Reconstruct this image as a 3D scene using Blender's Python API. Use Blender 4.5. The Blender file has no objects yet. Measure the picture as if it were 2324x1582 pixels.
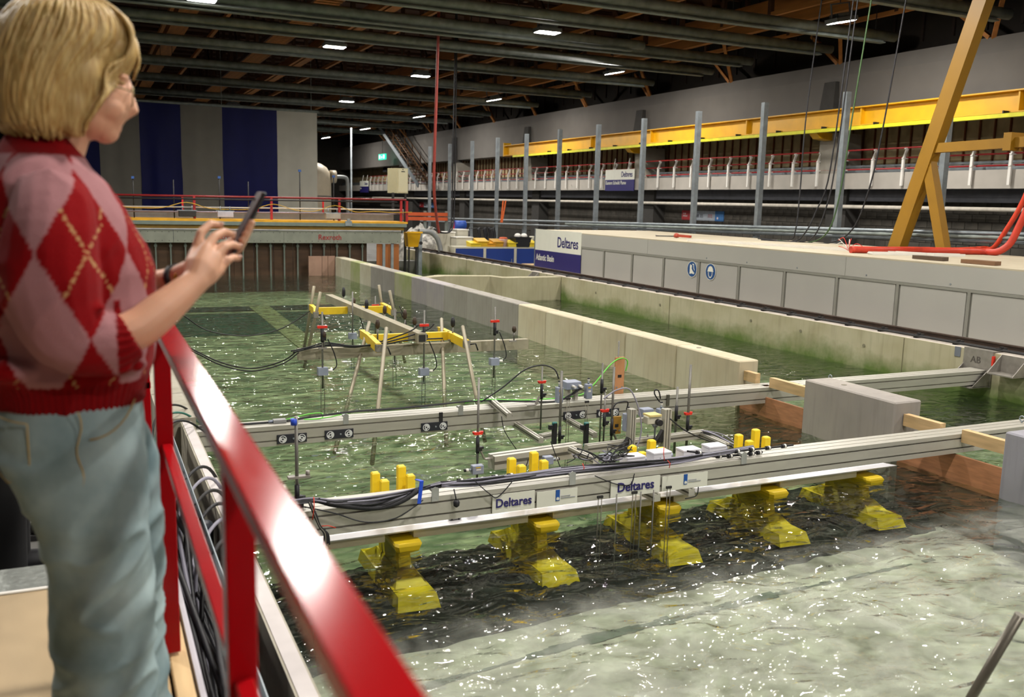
import bpy, bmesh, math, random
from mathutils import Vector, Matrix, noise
random.seed(7)
S = bpy.context.scene
COL = S.collection
# ---------------------------------------------------------------- camera
W, H, FPX = 2324, 1582, 2072.22
YAW, PITCH, ROLL = 0.436568586, 0.158493817, 0.0248666934
CAM = Vector((0, 0, 2.06))
_cy, _sy, _cp, _sp = math.cos(YAW), math.sin(YAW), math.cos(PITCH), math.sin(PITCH)
FWD = Vector((_sy*_cp, _cy*_cp, -_sp))
_rt = Vector((_cy, -_sy, 0)); _up = _rt.cross(FWD)
RIGHT = _rt*math.cos(ROLL) + _up*math.sin(ROLL)
UP = -_rt*math.sin(ROLL) + _up*math.cos(ROLL)
cd = bpy.data.cameras.new('camera'); cam = bpy.data.objects.new('camera', cd); COL.objects.link(cam)
cd.sensor_fit = 'HORIZONTAL'; cd.sensor_width = 36.0; cd.lens = FPX*36.0/W
cd.clip_start = 0.05; cd.clip_end = 300
cam.matrix_world = Matrix(((RIGHT.x, UP.x, -FWD.x, CAM.x), (RIGHT.y, UP.y, -FWD.y, CAM.y), (RIGHT.z, UP.z, -FWD.z, CAM.z), (0, 0, 0, 1)))
cd.dof.use_dof = True; cd.dof.focus_distance = 7.5; cd.dof.aperture_fstop = 3.4
S.camera = cam
# ---------------------------------------------------------------- world, exposure
wd = bpy.data.worlds.new('world'); S.world = wd; wd.use_nodes = True
wd.node_tree.nodes['Background'].inputs[0].default_value = (0.05, 0.055, 0.065, 1)
wd.node_tree.nodes['Background'].inputs[1].default_value = 0.3
S.view_settings.view_transform = 'Standard'; S.view_settings.look = 'None'
S.view_settings.gamma = 1.0; S.view_settings.use_curve_mapping = False
S.view_settings.exposure = 0.0
LAMP = 530.0          # emission strength of the hall lamps
S.cycles.use_denoising = True
S.cycles.max_bounces = 5; S.cycles.diffuse_bounces = 2; S.cycles.glossy_bounces = 2
S.cycles.use_adaptive_sampling = True; S.cycles.adaptive_threshold = 0.08; S.cycles.adaptive_min_samples = 12
S.cycles.transparent_max_bounces = 6; S.cycles.transmission_bounces = 3
S.cycles.caustics_reflective = False; S.cycles.caustics_refractive = False
S.cycles.sample_clamp_indirect = 4.0
# ---------------------------------------------------------------- helpers: pixels of the survey picture to points in the place
def ray(x, y): return FWD*FPX + RIGHT*(x-W/2) + UP*(H/2-y)
def atz(x, y, z): d = ray(x, y); return CAM + d*((z-CAM.z)/d.z)
def atx(x, y, X): d = ray(x, y); return CAM + d*(X/d.x)
def aty(x, y, Y): d = ray(x, y); return CAM + d*(Y/d.y)
def V(*a): return Vector(a)
# ---------------------------------------------------------------- materials
def lin(h):
    h = h.lstrip('#'); o = []
    for i in (0, 2, 4):
        c = int(h[i:i+2], 16)/255
        o.append(c/12.92 if c <= 0.04045 else ((c+0.055)/1.055)**2.4)
    return (*o, 1)
MATS = {}
def mat(name, hexc, rough=0.6, metal=0.0, var=0.12, scale=6.0, bump=0.0, spec=0.5, stretch=None, hex2=None, coat=0.0, detail=2):
    if name in MATS: return MATS[name]
    m = bpy.data.materials.new(name); m.use_nodes = True; nt = m.node_tree; N = nt.nodes; L = nt.links
    b = N['Principled BSDF']; b.inputs['Roughness'].default_value = rough; b.inputs['Metallic'].default_value = metal
    b.inputs['Specular IOR Level'].default_value = spec; b.inputs['Coat Weight'].default_value = coat
    c = lin(hexc)
    if var > 0 or hex2 or bump > 0:
        tc = N.new('ShaderNodeTexCoord'); mp = N.new('ShaderNodeMapping'); L.new(tc.outputs['Object'], mp.inputs[0])
        if stretch: mp.inputs['Scale'].default_value = stretch
        nz = N.new('ShaderNodeTexNoise'); nz.inputs['Scale'].default_value = scale; nz.inputs['Detail'].default_value = detail
        L.new(mp.outputs[0], nz.inputs['Vector'])
        rp = N.new('ShaderNodeValToRGB'); rp.color_ramp.elements[0].position = 0.3; rp.color_ramp.elements[1].position = 0.7
        if hex2: a1, a2 = c, lin(hex2)
        else:
            a1 = tuple(max(0, v*(1-var)) for v in c[:3])+(1,); a2 = tuple(min(1, v*(1+var)) for v in c[:3])+(1,)
        rp.color_ramp.elements[0].color = a1; rp.color_ramp.elements[1].color = a2
        L.new(nz.outputs[0], rp.inputs[0]); L.new(rp.outputs[0], b.inputs['Base Color'])
        if bump > 0:
            bp = N.new('ShaderNodeBump'); bp.inputs['Strength'].default_value = bump; bp.inputs['Distance'].default_value = 0.02
            L.new(nz.outputs[0], bp.inputs['Height']); L.new(bp.outputs[0], b.inputs['Normal'])
    else: b.inputs['Base Color'].default_value = c
    MATS[name] = m; return m
def emit(name, hexc, s):
    if name in MATS: return MATS[name]
    m = bpy.data.materials.new(name); m.use_nodes = True; N = m.node_tree.nodes
    b = N['Principled BSDF']; b.inputs['Base Color'].default_value = lin(hexc)
    b.inputs['Emission Color'].default_value = lin(hexc); b.inputs['Emission Strength'].default_value = s
    MATS[name] = m; return m
# ---------------------------------------------------------------- mesh builder
def wloc(o):
    v = Vector((0, 0, 0))
    while o is not None: v += o.location; o = o.parent
    return v
class MB:
    def __init__(s): s.v = []; s.f = []; s.sm = []
    def add(s, vs, fs, smooth=False):
        n = len(s.v); s.v += [Vector(p) for p in vs]; s.f += [tuple(i+n for i in f) for f in fs]; s.sm += [smooth]*len(fs); return s
    def box(s, lo, hi):
        x0, y0, z0 = lo; x1, y1, z1 = hi
        return s.add([(x0,y0,z0),(x1,y0,z0),(x1,y1,z0),(x0,y1,z0),(x0,y0,z1),(x1,y0,z1),(x1,y1,z1),(x0,y1,z1)],
                     [(0,3,2,1),(4,5,6,7),(0,1,5,4),(1,2,6,5),(2,3,7,6),(3,0,4,7)])
    def cbox(s, c, size): return s.box([c[i]-size[i]/2 for i in range(3)], [c[i]+size[i]/2 for i in range(3)])
    def bar(s, p, q, w, h, up=(0,0,1)):
        p = Vector(p); q = Vector(q); d = (q-p).normalized(); u = Vector(up)
        if abs(d.dot(u)) > 0.98: u = Vector((0,1,0)) if abs(d.y) < 0.9 else Vector((1,0,0))
        a = d.cross(u).normalized()*w/2; b = a.cross(d).normalized()*h/2
        vs = [p-a-b, p+a-b, p+a+b, p-a+b, q-a-b, q+a-b, q+a+b, q-a+b]
        return s.add(vs, [(0,1,2,3),(7,6,5,4),(0,4,5,1),(1,5,6,2),(2,6,7,3),(3,7,4,0)])
    def tube(s, pts, r, n=8, cap=True):
        pts = [Vector(p) for p in pts]; rs = r if isinstance(r, (list, tuple)) else [r]*len(pts)
        vs = []; fs = []; ref = None
        for i, p in enumerate(pts):
            d = (pts[min(i+1, len(pts)-1)]-pts[max(i-1, 0)]).normalized()
            if ref is None: ref = Vector((0,0,1)) if abs(d.z) < 0.9 else Vector((1,0,0))
            a = d.cross(ref)
            if a.length < 1e-4: a = d.cross(Vector((0.3,0.7,0.2)))
            a.normalize(); b = a.cross(d).normalized(); ref = b
            for k in range(n):
                t = 2*math.pi*k/n; vs.append(p+a*math.cos(t)*rs[i]+b*math.sin(t)*rs[i])
        for i in range(len(pts)-1):
            for k in range(n):
                fs.append((i*n+k, i*n+(k+1)%n, (i+1)*n+(k+1)%n, (i+1)*n+k))
        base = len(s.v); s.add(vs, fs, True)
        if cap:
            s.f += [tuple(base+k for k in reversed(range(n))), tuple(base+(len(pts)-1)*n+k for k in range(n))]; s.sm += [False, False]
        return s
    def cyl(s, p, q, r, n=12, r2=None): return s.tube([p, q], [r, r if r2 is None else r2], n)
    def prism(s, poly, axis, a, b):
        # poly: list of 2-D points; axis 'x': (y,z), 'y': (x,z), 'z': (x,y)
        def P(u, w, t): return {'x': (t,u,w), 'y': (u,t,w), 'z': (u,w,t)}[axis]
        n = len(poly); vs = [P(u,w,a) for u,w in poly]+[P(u,w,b) for u,w in poly]
        fs = [tuple(range(n)), tuple(range(2*n-1, n-1, -1))]+[(i, i+n, (i+1)%n+n, (i+1)%n) for i in range(n)]
        return s.add(vs, fs)
    def lathe(s, prof, c=(0,0,0), n=16):
        c = Vector(c); vs = []; fs = []
        for r, z in prof:
            for k in range(n):
                t = 2*math.pi*k/n; vs.append(c+Vector((r*math.cos(t), r*math.sin(t), z)))
        m = len(prof)
        for i in range(m-1):
            for k in range(n): fs.append((i*n+k, i*n+(k+1)%n, (i+1)*n+(k+1)%n, (i+1)*n+k))
        base = len(s.v); s.add(vs, fs, True)
        s.f += [tuple(base+k for k in reversed(range(n))), tuple(base+(m-1)*n+k for k in range(n))]; s.sm += [False]*2
        return s
    def loft(s, rings, cap=True, smooth=True, closed=True):
        n = len(rings[0]); vs = [p for r in rings for p in r]; fs = []
        for i in range(len(rings)-1):
            for k in range(n if closed else n-1): fs.append((i*n+k, i*n+(k+1)%n, (i+1)*n+(k+1)%n, (i+1)*n+k))
        base = len(s.v); s.add(vs, fs, smooth)
        if cap:
            s.f += [tuple(base+k for k in reversed(range(n))), tuple(base+(len(rings)-1)*n+k for k in range(n))]; s.sm += [smooth]*2
        return s
    def mesh(s, name, m, off=Vector((0,0,0)), fix=True, bevel=0):
        fix = fix and not getattr(s, 'nofix', False)
        me = bpy.data.meshes.new(name); me.from_pydata([tuple(v-off) for v in s.v], [], s.f)
        me.polygons.foreach_set('use_smooth', s.sm)
        if fix or bevel:
            bm = bmesh.new(); bm.from_mesh(me)
            bmesh.ops.recalc_face_normals(bm, faces=bm.faces)
            if bevel: bmesh.ops.bevel(bm, geom=[e for e in bm.edges if e.is_manifold and e.calc_face_angle(0) > 0.6], offset=bevel, segments=1, affect='EDGES', clamp_overlap=True)
            bm.to_mesh(me); bm.free()
        if m is not None: me.materials.append(m)
        me.update(); return me
    def build(s, name, m, parent=None, bevel=0, loc=None):
        # top level: origin at loc (default world origin); child: verts relative to the parent's place
        off = Vector(loc) if loc is not None else (wloc(parent) if parent else Vector((0,0,0)))
        o = bpy.data.objects.new(name, s.mesh(name, m, off, bevel=bevel)); COL.objects.link(o)
        if parent: o.parent = parent
        elif loc is not None: o.location = off
        return o
def tag(o, label=None, cat=None, group=None, kind=None):
    if label: o['label'] = label
    if cat: o['category'] = cat
    if group: o['group'] = group
    if kind: o['kind'] = kind
    return o
def thing(name, label, cat, loc=(0,0,0), group=None):
    o = bpy.data.objects.new(name, None); COL.objects.link(o); o.location = Vector(loc); o.empty_display_size = 0.1
    return tag(o, label, cat, group)
def struct(o): o['kind'] = 'structure'; return o
def dup(o, loc=None, parent=None, label=None):
    c = o.copy(); COL.objects.link(c); c.parent = parent
    if loc is not None: c.location = Vector(loc)
    if label: c['label'] = label
    for ch in list(o.children):
        dup(ch, None, c)
    return c
def inst(me, name, loc, parent=None, rot=None, scale=None):
    o = bpy.data.objects.new(name, me); COL.objects.link(o)
    o.location = Vector(loc)-(wloc(parent) if parent else Vector((0,0,0)))
    if rot: o.rotation_euler = rot
    if scale: o.scale = scale
    if parent: o.parent = parent
    return o
def text(name, body, size, m, parent, origin, right, up, depth=0.002, align='LEFT', xs=1.0, italic=0.0, bold=0.0):
    cu = bpy.data.curves.new(name, 'FONT'); cu.body = body; cu.size = size; cu.extrude = depth; cu.align_x = align
    cu.shear = italic; cu.offset = bold; cu.resolution_u = 3
    t = bpy.data.objects.new(name+'_tmp', cu); COL.objects.link(t)
    me = bpy.data.meshes.new_from_object(t); bpy.data.objects.remove(t); bpy.data.curves.remove(cu)
    r = Vector(right).normalized()*xs; u = Vector(up).normalized(); n = Vector(right).normalized().cross(u)
    o0 = Vector(origin)-(wloc(parent) if parent else Vector((0,0,0)))
    for v in me.vertices: p = v.co.copy(); v.co = o0+r*p.x+u*p.y+n*p.z
    me.materials.clear(); me.materials.append(m); me.name = name
    o = bpy.data.objects.new(name, me); COL.objects.link(o)
    if parent: o.parent = parent
    return o
def sag(p, q, drop, n=12):
    p = Vector(p); q = Vector(q); o = []
    for i in range(n+1):
        t = i/n; v = p.lerp(q, t); v.z -= drop*4*t*(1-t); o.append(v)
    return o
def spline(pts, n=6):
    P = [Vector(p) for p in pts]; o = []
    for i in range(len(P)-1):
        a = P[max(i-1,0)]; b = P[i]; c = P[i+1]; d = P[min(i+2,len(P)-1)]
        for k in range(n):
            t = k/n; o.append(0.5*((2*b)+(c-a)*t+(2*a-5*b+4*c-d)*t*t+(3*b-a-3*c+d)*t*t*t))
    o.append(P[-1]); return o
# palette
GALV = mat('galvanised steel', '#8f979c', 0.45, 0.6, 0.15, 8)
DGALV = mat('dull galvanised pipe', '#7b837e', 0.6, 0.1, 0.2, 5)
ALU = mat('aluminium profile', '#b9b6ab', 0.4, 0.3, 0.06, 3, stretch=(1,6,6))
ALUD = mat('aluminium groove', '#5d5a50', 0.6, 0.2, 0.1)
RED = mat('red rail paint', '#9c0b12', 0.16, 0, 0.05, 9, spec=0.13)
REDT = mat('red thin paint', '#9c1d1e', 0.45, 0, 0.1)
YEL = mat('yellow paint', '#e0a912', 0.45, 0, 0.08, 3)
YELM = mat('bright yellow model paint', '#f2d024', 0.5, 0, 0.05, 5)
WHITE = mat('white paint', '#e6e3dc', 0.5, 0, 0.04)
BLACK = mat('black rubber', '#15151a', 0.55, 0, 0.1)
GREYC = mat('grey cable sheath', '#8c8a99', 0.5, 0, 0.1)
CONC = mat('pale concrete', '#b9b3a2', 0.85, 0, 0.12, 3, bump=0.15)
DARKM = mat('dark steel', '#2b2a2a', 0.6, 0.3, 0.2)
PLY = mat('plywood', '#b07a56', 0.6, 0, 0.18, 3, stretch=(1,2,14))
PINE = mat('pine timber', '#c9aa7c', 0.65, 0, 0.14, 4, stretch=(8,1,8))
NAVY = mat('navy print', '#251f63', 0.55, 0, 0.03)
OFFW = mat('white sign board', '#dcdccf', 0.5, 0, 0.02)
BOXG = mat('grey instrument case', '#8f96a8', 0.5, 0, 0.05)
REDP = mat('red plastic', '#d8301f', 0.4, 0, 0.05)
WOOD = mat('brown glulam wood', '#a86f38', 0.7, 0, 0.25, 2, stretch=(4,0.4,4))
WOODD = mat('dark roof wood', '#4a2e1a', 0.8, 0, 0.3, 2)
GREENC = mat('bright green cable sheath', '#6fd24a', 0.45, 0, 0.05)
# ================================================================ THE HALL
FZ = -0.3       # hall floor right of the basin
FLOORM = mat('grey hall floor', '#6b6a66', 0.7, 0, 0.15, 2)
m = MB(); m.box((9.97,-7,-0.8),(22,80,FZ)); m.box((-8,27.5,-0.8),(9.97,80,FZ)); m.box((-8,-7,-0.8),(-0.0,27.5,0.45)); m.box((-0.0,-7,-0.8),(0.53,27.5,-0.02)); m.box((0.53,-7,-0.8),(9.97,0.4,0.5)); m.box((0.53,27.0,-0.8),(9.97,27.5,0.2))
struct(m.build('floor', FLOORM))
def wallmat(name, h1, h2, algae=None, amount=0.0, top=0.26):
    mt = bpy.data.materials.new(name); mt.use_nodes = True; nt = mt.node_tree; N = nt.nodes; L = nt.links; b = N['Principled BSDF']
    b.inputs['Roughness'].default_value = 0.8
    tc = N.new('ShaderNodeTexCoord'); n1 = N.new('ShaderNodeTexNoise'); n1.inputs['Scale'].default_value = 1.7; n1.inputs['Detail'].default_value = 3
    L.new(tc.outputs['Object'], n1.inputs['Vector'])
    mx = N.new('ShaderNodeMix'); mx.data_type = 'RGBA'; mx.inputs[6].default_value = lin(h1); mx.inputs[7].default_value = lin(h2)
    r0 = N.new('ShaderNodeMapRange'); r0.inputs[1].default_value = 0.35; r0.inputs[2].default_value = 0.65; L.new(n1.outputs[0], r0.inputs[0]); L.new(r0.outputs[0], mx.inputs[0])
    # vertical streaks
    mp = N.new('ShaderNodeMapping'); mp.inputs['Scale'].default_value = (6,6,0.5); L.new(tc.outputs['Object'], mp.inputs[0])
    n3 = N.new('ShaderNodeTexNoise'); n3.inputs['Scale'].default_value = 3; n3.inputs['Detail'].default_value = 3; L.new(mp.outputs[0], n3.inputs['Vector'])
    r3 = N.new('ShaderNodeMapRange'); r3.inputs[1].default_value = 0.5; r3.inputs[2].default_value = 0.8; r3.inputs[4].default_value = 0.35; L.new(n3.outputs[0], r3.inputs[0])
    m3 = N.new('ShaderNodeMix'); m3.data_type = 'RGBA'; m3.inputs[7].default_value = tuple(v*0.55 for v in lin(h1)[:3])+(1,); L.new(r3.outputs[0], m3.inputs[0]); L.new(mx.outputs[2], m3.inputs[6])
    out = m3.outputs[2]
    if algae:
        sp = N.new('ShaderNodeSeparateXYZ'); L.new(tc.outputs['Object'], sp.inputs[0])
        n2 = N.new('ShaderNodeTexNoise'); n2.inputs['Scale'].default_value = 1.1; n2.inputs['Detail'].default_value = 5; n2.inputs['Roughness'].default_value = 0.68; L.new(tc.outputs['Object'], n2.inputs['Vector'])
        ad = N.new('ShaderNodeMath'); ad.operation = 'MULTIPLY_ADD'; ad.inputs[1].default_value = 0.75; L.new(n2.outputs[0], ad.inputs[0]); L.new(n2.outputs[0], ad.inputs[2])
        sb = N.new('ShaderNodeMath'); sb.operation = 'MULTIPLY_ADD'; sb.inputs[1].default_value = -2.6; L.new(sp.outputs[2], sb.inputs[0]); L.new(ad.outputs[0], sb.inputs[2])
        r2 = N.new('ShaderNodeMapRange'); r2.inputs[1].default_value = 0.87-2.6*top; r2.inputs[2].default_value = 0.87-2.6*top+0.7; r2.inputs[4].default_value = amount; L.new(sb.outputs[0], r2.inputs[0])
        m2 = N.new('ShaderNodeMix'); m2.data_type = 'RGBA'; m2.inputs[7].default_value = lin(algae); L.new(r2.outputs[0], m2.inputs[0]); L.new(out, m2.inputs[6]); out = m2.outputs[2]
    L.new(out, b.inputs['Base Color'])
    bp = N.new('ShaderNodeBump'); bp.inputs['Strength'].default_value = 0.15; bp.inputs['Distance'].default_value = 0.01; L.new(n1.outputs[0], bp.inputs['Height']); L.new(bp.outputs[0], b.inputs['Normal'])
    MATS[name] = mt; return mt
RW = wallmat('basin wall concrete with algae', '#a49c7c', '#b5ae93', '#4a6614', 0.9, 0.27)
m = MB(); m.box((9.31,0.4,-0.7),(9.97,28.4,0.5)); wbr = struct(m.build('wall_basin_right', RW))
m = MB()                                   # casting joints and tie holes of the basin wall
for Y in (3.4, 8.25, 13.4, 18.2, 23.0): m.box((9.305,Y,-0.1),(9.312,Y+0.008,0.495))
m.build('joint', mat('joint line', '#6e6850', 0.9), wbr)
for k, (Y, Z) in enumerate([(6.55,0.24),(6.38,0.25),(8.9,0.30),(11.2,0.34),(13.7,0.31),(16.0,0.30),(10.1,0.33)]):
    m = MB(); m.cyl((9.300,Y,Z),(9.315,Y,Z),0.022,12); m.build('tie_hole_plug', mat('plug grey', '#7d7964', 0.9), wbr)
m = MB(); m.box((9.335,0.5,0.5),(9.95,28.4,0.503)); m.build('coping', mat('coping mortar', '#c9bfb4', 0.9, 0, 0.1, 4), wbr)
LW = wallmat('left basin wall concrete', '#9b9583', '#b4ae9f', '#5a6130', 0.6, 0.12)
m = MB(); m.box((0.535,-2,-0.6),(0.61,6.55,0.5)); wbl = struct(m.build('wall_basin_left', LW))
m = MB(); m.box((0.40,6.58,-0.6),(0.64,24.4,0.52)); m.build('wall_section', LW, wbl)
m = MB(); m.box((0.545,-2,0.5),(0.602,6.55,0.503)); m.build('coping', mat('coping white', '#cfc8c6', 0.85, 0, 0.08, 6), wbl)
# basin beds
BEDN = mat('light grey bed', '#aba197', 0.9, 0, 0.0, 3.5, hex2='#e6dcd0', detail=6)
BEDF = mat('green far bed', '#46603f', 0.9, 0, 0.0, 3.0, hex2='#b9be98', detail=7, stretch=(1,2.2,1))
m = MB(); m.box((0.53,0.4,-0.7),(9.97,4.9,-0.42)); struct(m.build('floor_basin_near', BEDN))
m = MB(); m.box((0.53,4.9,-0.7),(9.97,27,-0.45)); fbf = struct(m.build('floor_basin_far', BEDF))
m = MB(); m.box((0.6,17.0,-0.45),(6.1,20.2,-0.44)); m.build('deep_green_lining', mat('dark green lining', '#1f4432', 0.9, 0, 0.3, 3), fbf)
m = MB(); m.box((0.6,20.6,-0.45),(6.1,21.4,-0.435)); m.build('dark_seam', mat('black seam', '#1c3028', 0.9), fbf)
m = MB(); m.prism([(3.15,15.0),(3.55,15.0),(3.75,21.3),(3.3,21.3)], 'z', -0.45, -0.43); m.build('pale_strip', mat('pale bed strip', '#8d9468', 0.9, 0, 0.2, 5), fbf)
m = MB()  # dark reflection in a wave crest, painted as flat strips on the bed
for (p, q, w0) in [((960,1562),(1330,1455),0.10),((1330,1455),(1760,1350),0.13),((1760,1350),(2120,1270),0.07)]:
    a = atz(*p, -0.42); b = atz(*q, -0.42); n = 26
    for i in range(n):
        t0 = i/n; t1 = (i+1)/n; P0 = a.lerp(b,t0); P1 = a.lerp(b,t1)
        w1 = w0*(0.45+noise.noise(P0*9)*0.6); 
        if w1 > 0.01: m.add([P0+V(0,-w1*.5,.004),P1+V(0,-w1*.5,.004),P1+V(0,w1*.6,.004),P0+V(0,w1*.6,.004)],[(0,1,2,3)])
o = m.build('painted_wave_reflection', mat('painted dark reflection', '#6f736a', 0.9, 0, 0.2, 8)); tag(o, 'long dark wave reflection painted as a streak on the pale bed', 'reflection', kind='stuff')
# dark stone sill under the barrier model
m = MB(); nx, ny = 150, 46; x0, x1 = 0.62, 6.0
def sy(x): return 4.42+0.075*(x-0.6)
for j in range(ny+1):
    for i in range(nx+1):
        x = x0+(x1-x0)*i/nx; y = sy(x)+1.12*j/ny
        e = min(j, ny-j)/ny; z = -0.40+0.10*min(1, e*9)+0.035*noise.noise(V(x*14,y*14,0))+0.02*noise.noise(V(x*31,y*31,3))
        x2 = x-(0.25*max(0,e) if i == nx else 0)
        m.v.append(V(x2, y+0.05*noise.noise(V(x*5,j*.3,9)), z if 0 < j < ny else -0.44))
for j in range(ny):
    for i in range(nx): a = j*(nx+1)+i; m.f.append((a,a+1,a+nx+2,a+nx+1)); m.sm.append(False)
o = m.build('stone_sill', mat('black basalt rubble', '#0b0c0a', 0.85, 0, 0.0, 9, hex2='#2a2a24')); tag(o, 'long bank of dark rubble on the basin bed under the yellow piers', 'rubble', kind='stuff')
# ---------------------------------------------------------------- water
wm = bpy.data.materials.new('basin water'); wm.use_nodes = True; nt = wm.node_tree; N = nt.nodes; L = nt.links
N.remove(N['Principled BSDF']); out = N['Material Output']
tc = N.new('ShaderNodeTexCoord'); mp = N.new('ShaderNodeMapping'); mp.inputs['Scale'].default_value = (1.0, 1.7, 1); L.new(tc.outputs['Object'], mp.inputs[0])
n1 = N.new('ShaderNodeTexNoise'); n1.inputs['Scale'].default_value = 3.6; n1.inputs['Detail'].default_value = 2.5; n1.inputs['Roughness'].default_value = 0.4; n1.inputs['Distortion'].default_value = 0.9; L.new(mp.outputs[0], n1.inputs['Vector'])
bp = N.new('ShaderNodeBump'); bp.inputs['Strength'].default_value = 1.0; bp.inputs['Distance'].default_value = 0.065; L.new(n1.outputs[0], bp.inputs['Height'])
tr = N.new('ShaderNodeBsdfTransparent'); tr.inputs[0].default_value = (0.78, 0.87, 0.78, 1)
gl = N.new('ShaderNodeBsdfGlossy'); gl.inputs['Roughness'].default_value = 0.03; gl.inputs[0].default_value = (1,1,1,1); L.new(bp.outputs[0], gl.inputs['Normal'])
fr = N.new('ShaderNodeFresnel'); fr.inputs[0].default_value = 1.33; L.new(bp.outputs[0], fr.inputs['Normal'])
df = N.new('ShaderNodeBsdfDiffuse'); df.inputs[0].default_value = lin('#c6c8bd')
n2 = N.new('ShaderNodeTexNoise'); n2.inputs['Scale'].default_value = 3.2; n2.inputs['Detail'].default_value = 4; n2.inputs['Distortion'].default_value = 1.2; L.new(tc.outputs['Object'], n2.inputs['Vector'])
sp = N.new('ShaderNodeSeparateXYZ'); L.new(tc.outputs['Object'], sp.inputs[0])
sk = N.new('ShaderNodeMath'); sk.operation = 'MULTIPLY_ADD'; sk.inputs[1].default_value = -0.065; L.new(sp.outputs[0], sk.inputs[0]); L.new(sp.outputs[1], sk.inputs[2])
ry = N.new('ShaderNodeMapRange'); ry.inputs[1].default_value = 3.9; ry.inputs[2].default_value = 3.6; L.new(sk.outputs[0], ry.inputs[0])   # aerated water downstream of the sill
rn = N.new('ShaderNodeMapRange'); rn.inputs[1].default_value = 0.35; rn.inputs[2].default_value = 0.72; rn.inputs[3].default_value = 0.05; rn.inputs[4].default_value = 0.42; L.new(n2.outputs[0], rn.inputs[0])
mu = N.new('ShaderNodeMath'); mu.operation = 'MULTIPLY_ADD'; mu.inputs[2].default_value = 0.008; L.new(ry.outputs[0], mu.inputs[0]); L.new(rn.outputs[0], mu.inputs[1])
mxa = N.new('ShaderNodeMixShader'); L.new(mu.outputs[0], mxa.inputs[0]); L.new(tr.outputs[0], mxa.inputs[1]); L.new(df.outputs[0], mxa.inputs[2])
mxb = N.new('ShaderNodeMixShader'); L.new(fr.outputs[0], mxb.inputs[0]); L.new(mxa.outputs[0], mxb.inputs[1]); L.new(gl.outputs[0], mxb.inputs[2])
L.new(mxb.outputs[0], out.inputs[0])
def wz(x, y):
    near = max(0.0, min(1.0, (5.6-y)/0.8))
    a = 0.007*noise.noise(V(x*2.0, y*3.4, 0.3))+0.004*noise.noise(V(x*6+1.3*noise.noise(V(x,y,7)), y*9, 5.1))
    return a + near*(0.016*noise.noise(V(x*1.6, y*2.6, 8))+0.008*noise.noise(V(x*7,y*9,2)))
m = MB(); m.nofix = True
def grid(xa, xb, nx, ya, yb, ny):
    b0 = len(m.v)
    for j in range(ny+1):
        for i in range(nx+1):
            x = xa+(xb-xa)*i/nx; y = ya+(yb-ya)*j/ny; m.v.append(V(x, y, wz(x,y)))
    for j in range(ny):
        for i in range(nx): a = b0+j*(nx+1)+i; m.f.append((a,a+1,a+nx+2,a+nx+1)); m.sm.append(True)
grid(0.612, 6.06, 150, 0.6, 8.0, 210); grid(6.06, 9.302, 40, 0.6, 8.0, 90); grid(0.645, 9.302, 110, 8.0, 24.6, 200)
o = m.build('basin_water', wm); tag(o, 'rippled green water filling the long test basin', 'water', kind='stuff')
# ---------------------------------------------------------------- far shell
BLK = mat('dark concrete blockwork', '#35322c', 0.9, 0, 0.2, 3)
m = MB(); m.box((21.2,-7,-0.5),(21.5,80,9.4)); wr = struct(m.build('wall_right', mat('insulation board', '#b3a17c', 0.9, 0, 0.2, 3)))
m = MB(); m.box((21.0,5,-0.3),(21.2,80,2.55)); lo = m.build('block_wall', BLK, wr)
bm_ = MB(); bm_.box((-0.012,-0.192,-0.092),(0.012,0.192,0.092)); blkme = bm_.mesh('block', mat('concrete block', '#45413a', 0.9, 0, 0.25, 2.5))
rest = MB(); cnt = 0
for iy in range(120):
    for iz in range(9):
        Y = 9.0+iy*0.4+(0.2 if iz % 2 else 0); Z = 0.75+iz*0.2
        if cnt < 300 and Z > 1.15: inst(blkme, 'block', (20.99,Y,Z), lo, scale=(1,1,1)); cnt += 1
        else: rest.box((20.978,Y-.192,Z-.092),(21.002,Y+.192,Z+.092))
o = rest.build('blocks_beyond', MATS['concrete block'], lo); o['kind'] = 'stuff'
m = MB(); m.box((21.08,-7,6.2),(21.2,79,9.3)); m.build('upper_cladding', mat('dark cladding', '#1f1912', 0.9, 0, 0.2, 2), wr)
# orange battens on the insulation above the balcony
bt = mat('orange brown batten', '#6e3a17', 0.7, 0, 0.2, 4)
b_ = MB(); b_.box((-0.02,-0.018,0),(0.03,0.018,3.9)); bme = b_.mesh('batten', bt)
for k in range(128): inst(bme, 'batten', (21.16, 9.5+k*0.44, 2.7), wr)
b_ = MB(); b_.box((-0.03,-0.04,0),(0.03,0.04,2.6)); bme2 = b_.mesh('roof_batten', mat('dark batten', '#24160b', 0.8))
for k in range(60): inst(bme2, 'roof_batten', (21.05, 10+k*1.0, 6.7), wr)
m = MB(); m.box((-8.3,-7,-0.3),(-8,80,9.4)); struct(m.build('wall_left', mat('plain hall wall', '#8d8a83', 0.85, 0, 0.1, 1)))
m = MB(); m.box((-8.3,-7.3,-0.3),(22.3,-7,9.4)); struct(m.build('wall_back', MATS['plain hall wall']))
m = MB(); m.box((-8.3,79,-0.5),(22.3,79.3,9.4)); struct(m.build('wall_far', mat('dark far wall', '#3b3833', 0.9)))
m = MB(); m.box((-8.3,-7.3,9.3),(22.3,79.3,9.5)); ce = struct(m.build('ceiling', WOODD))
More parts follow.
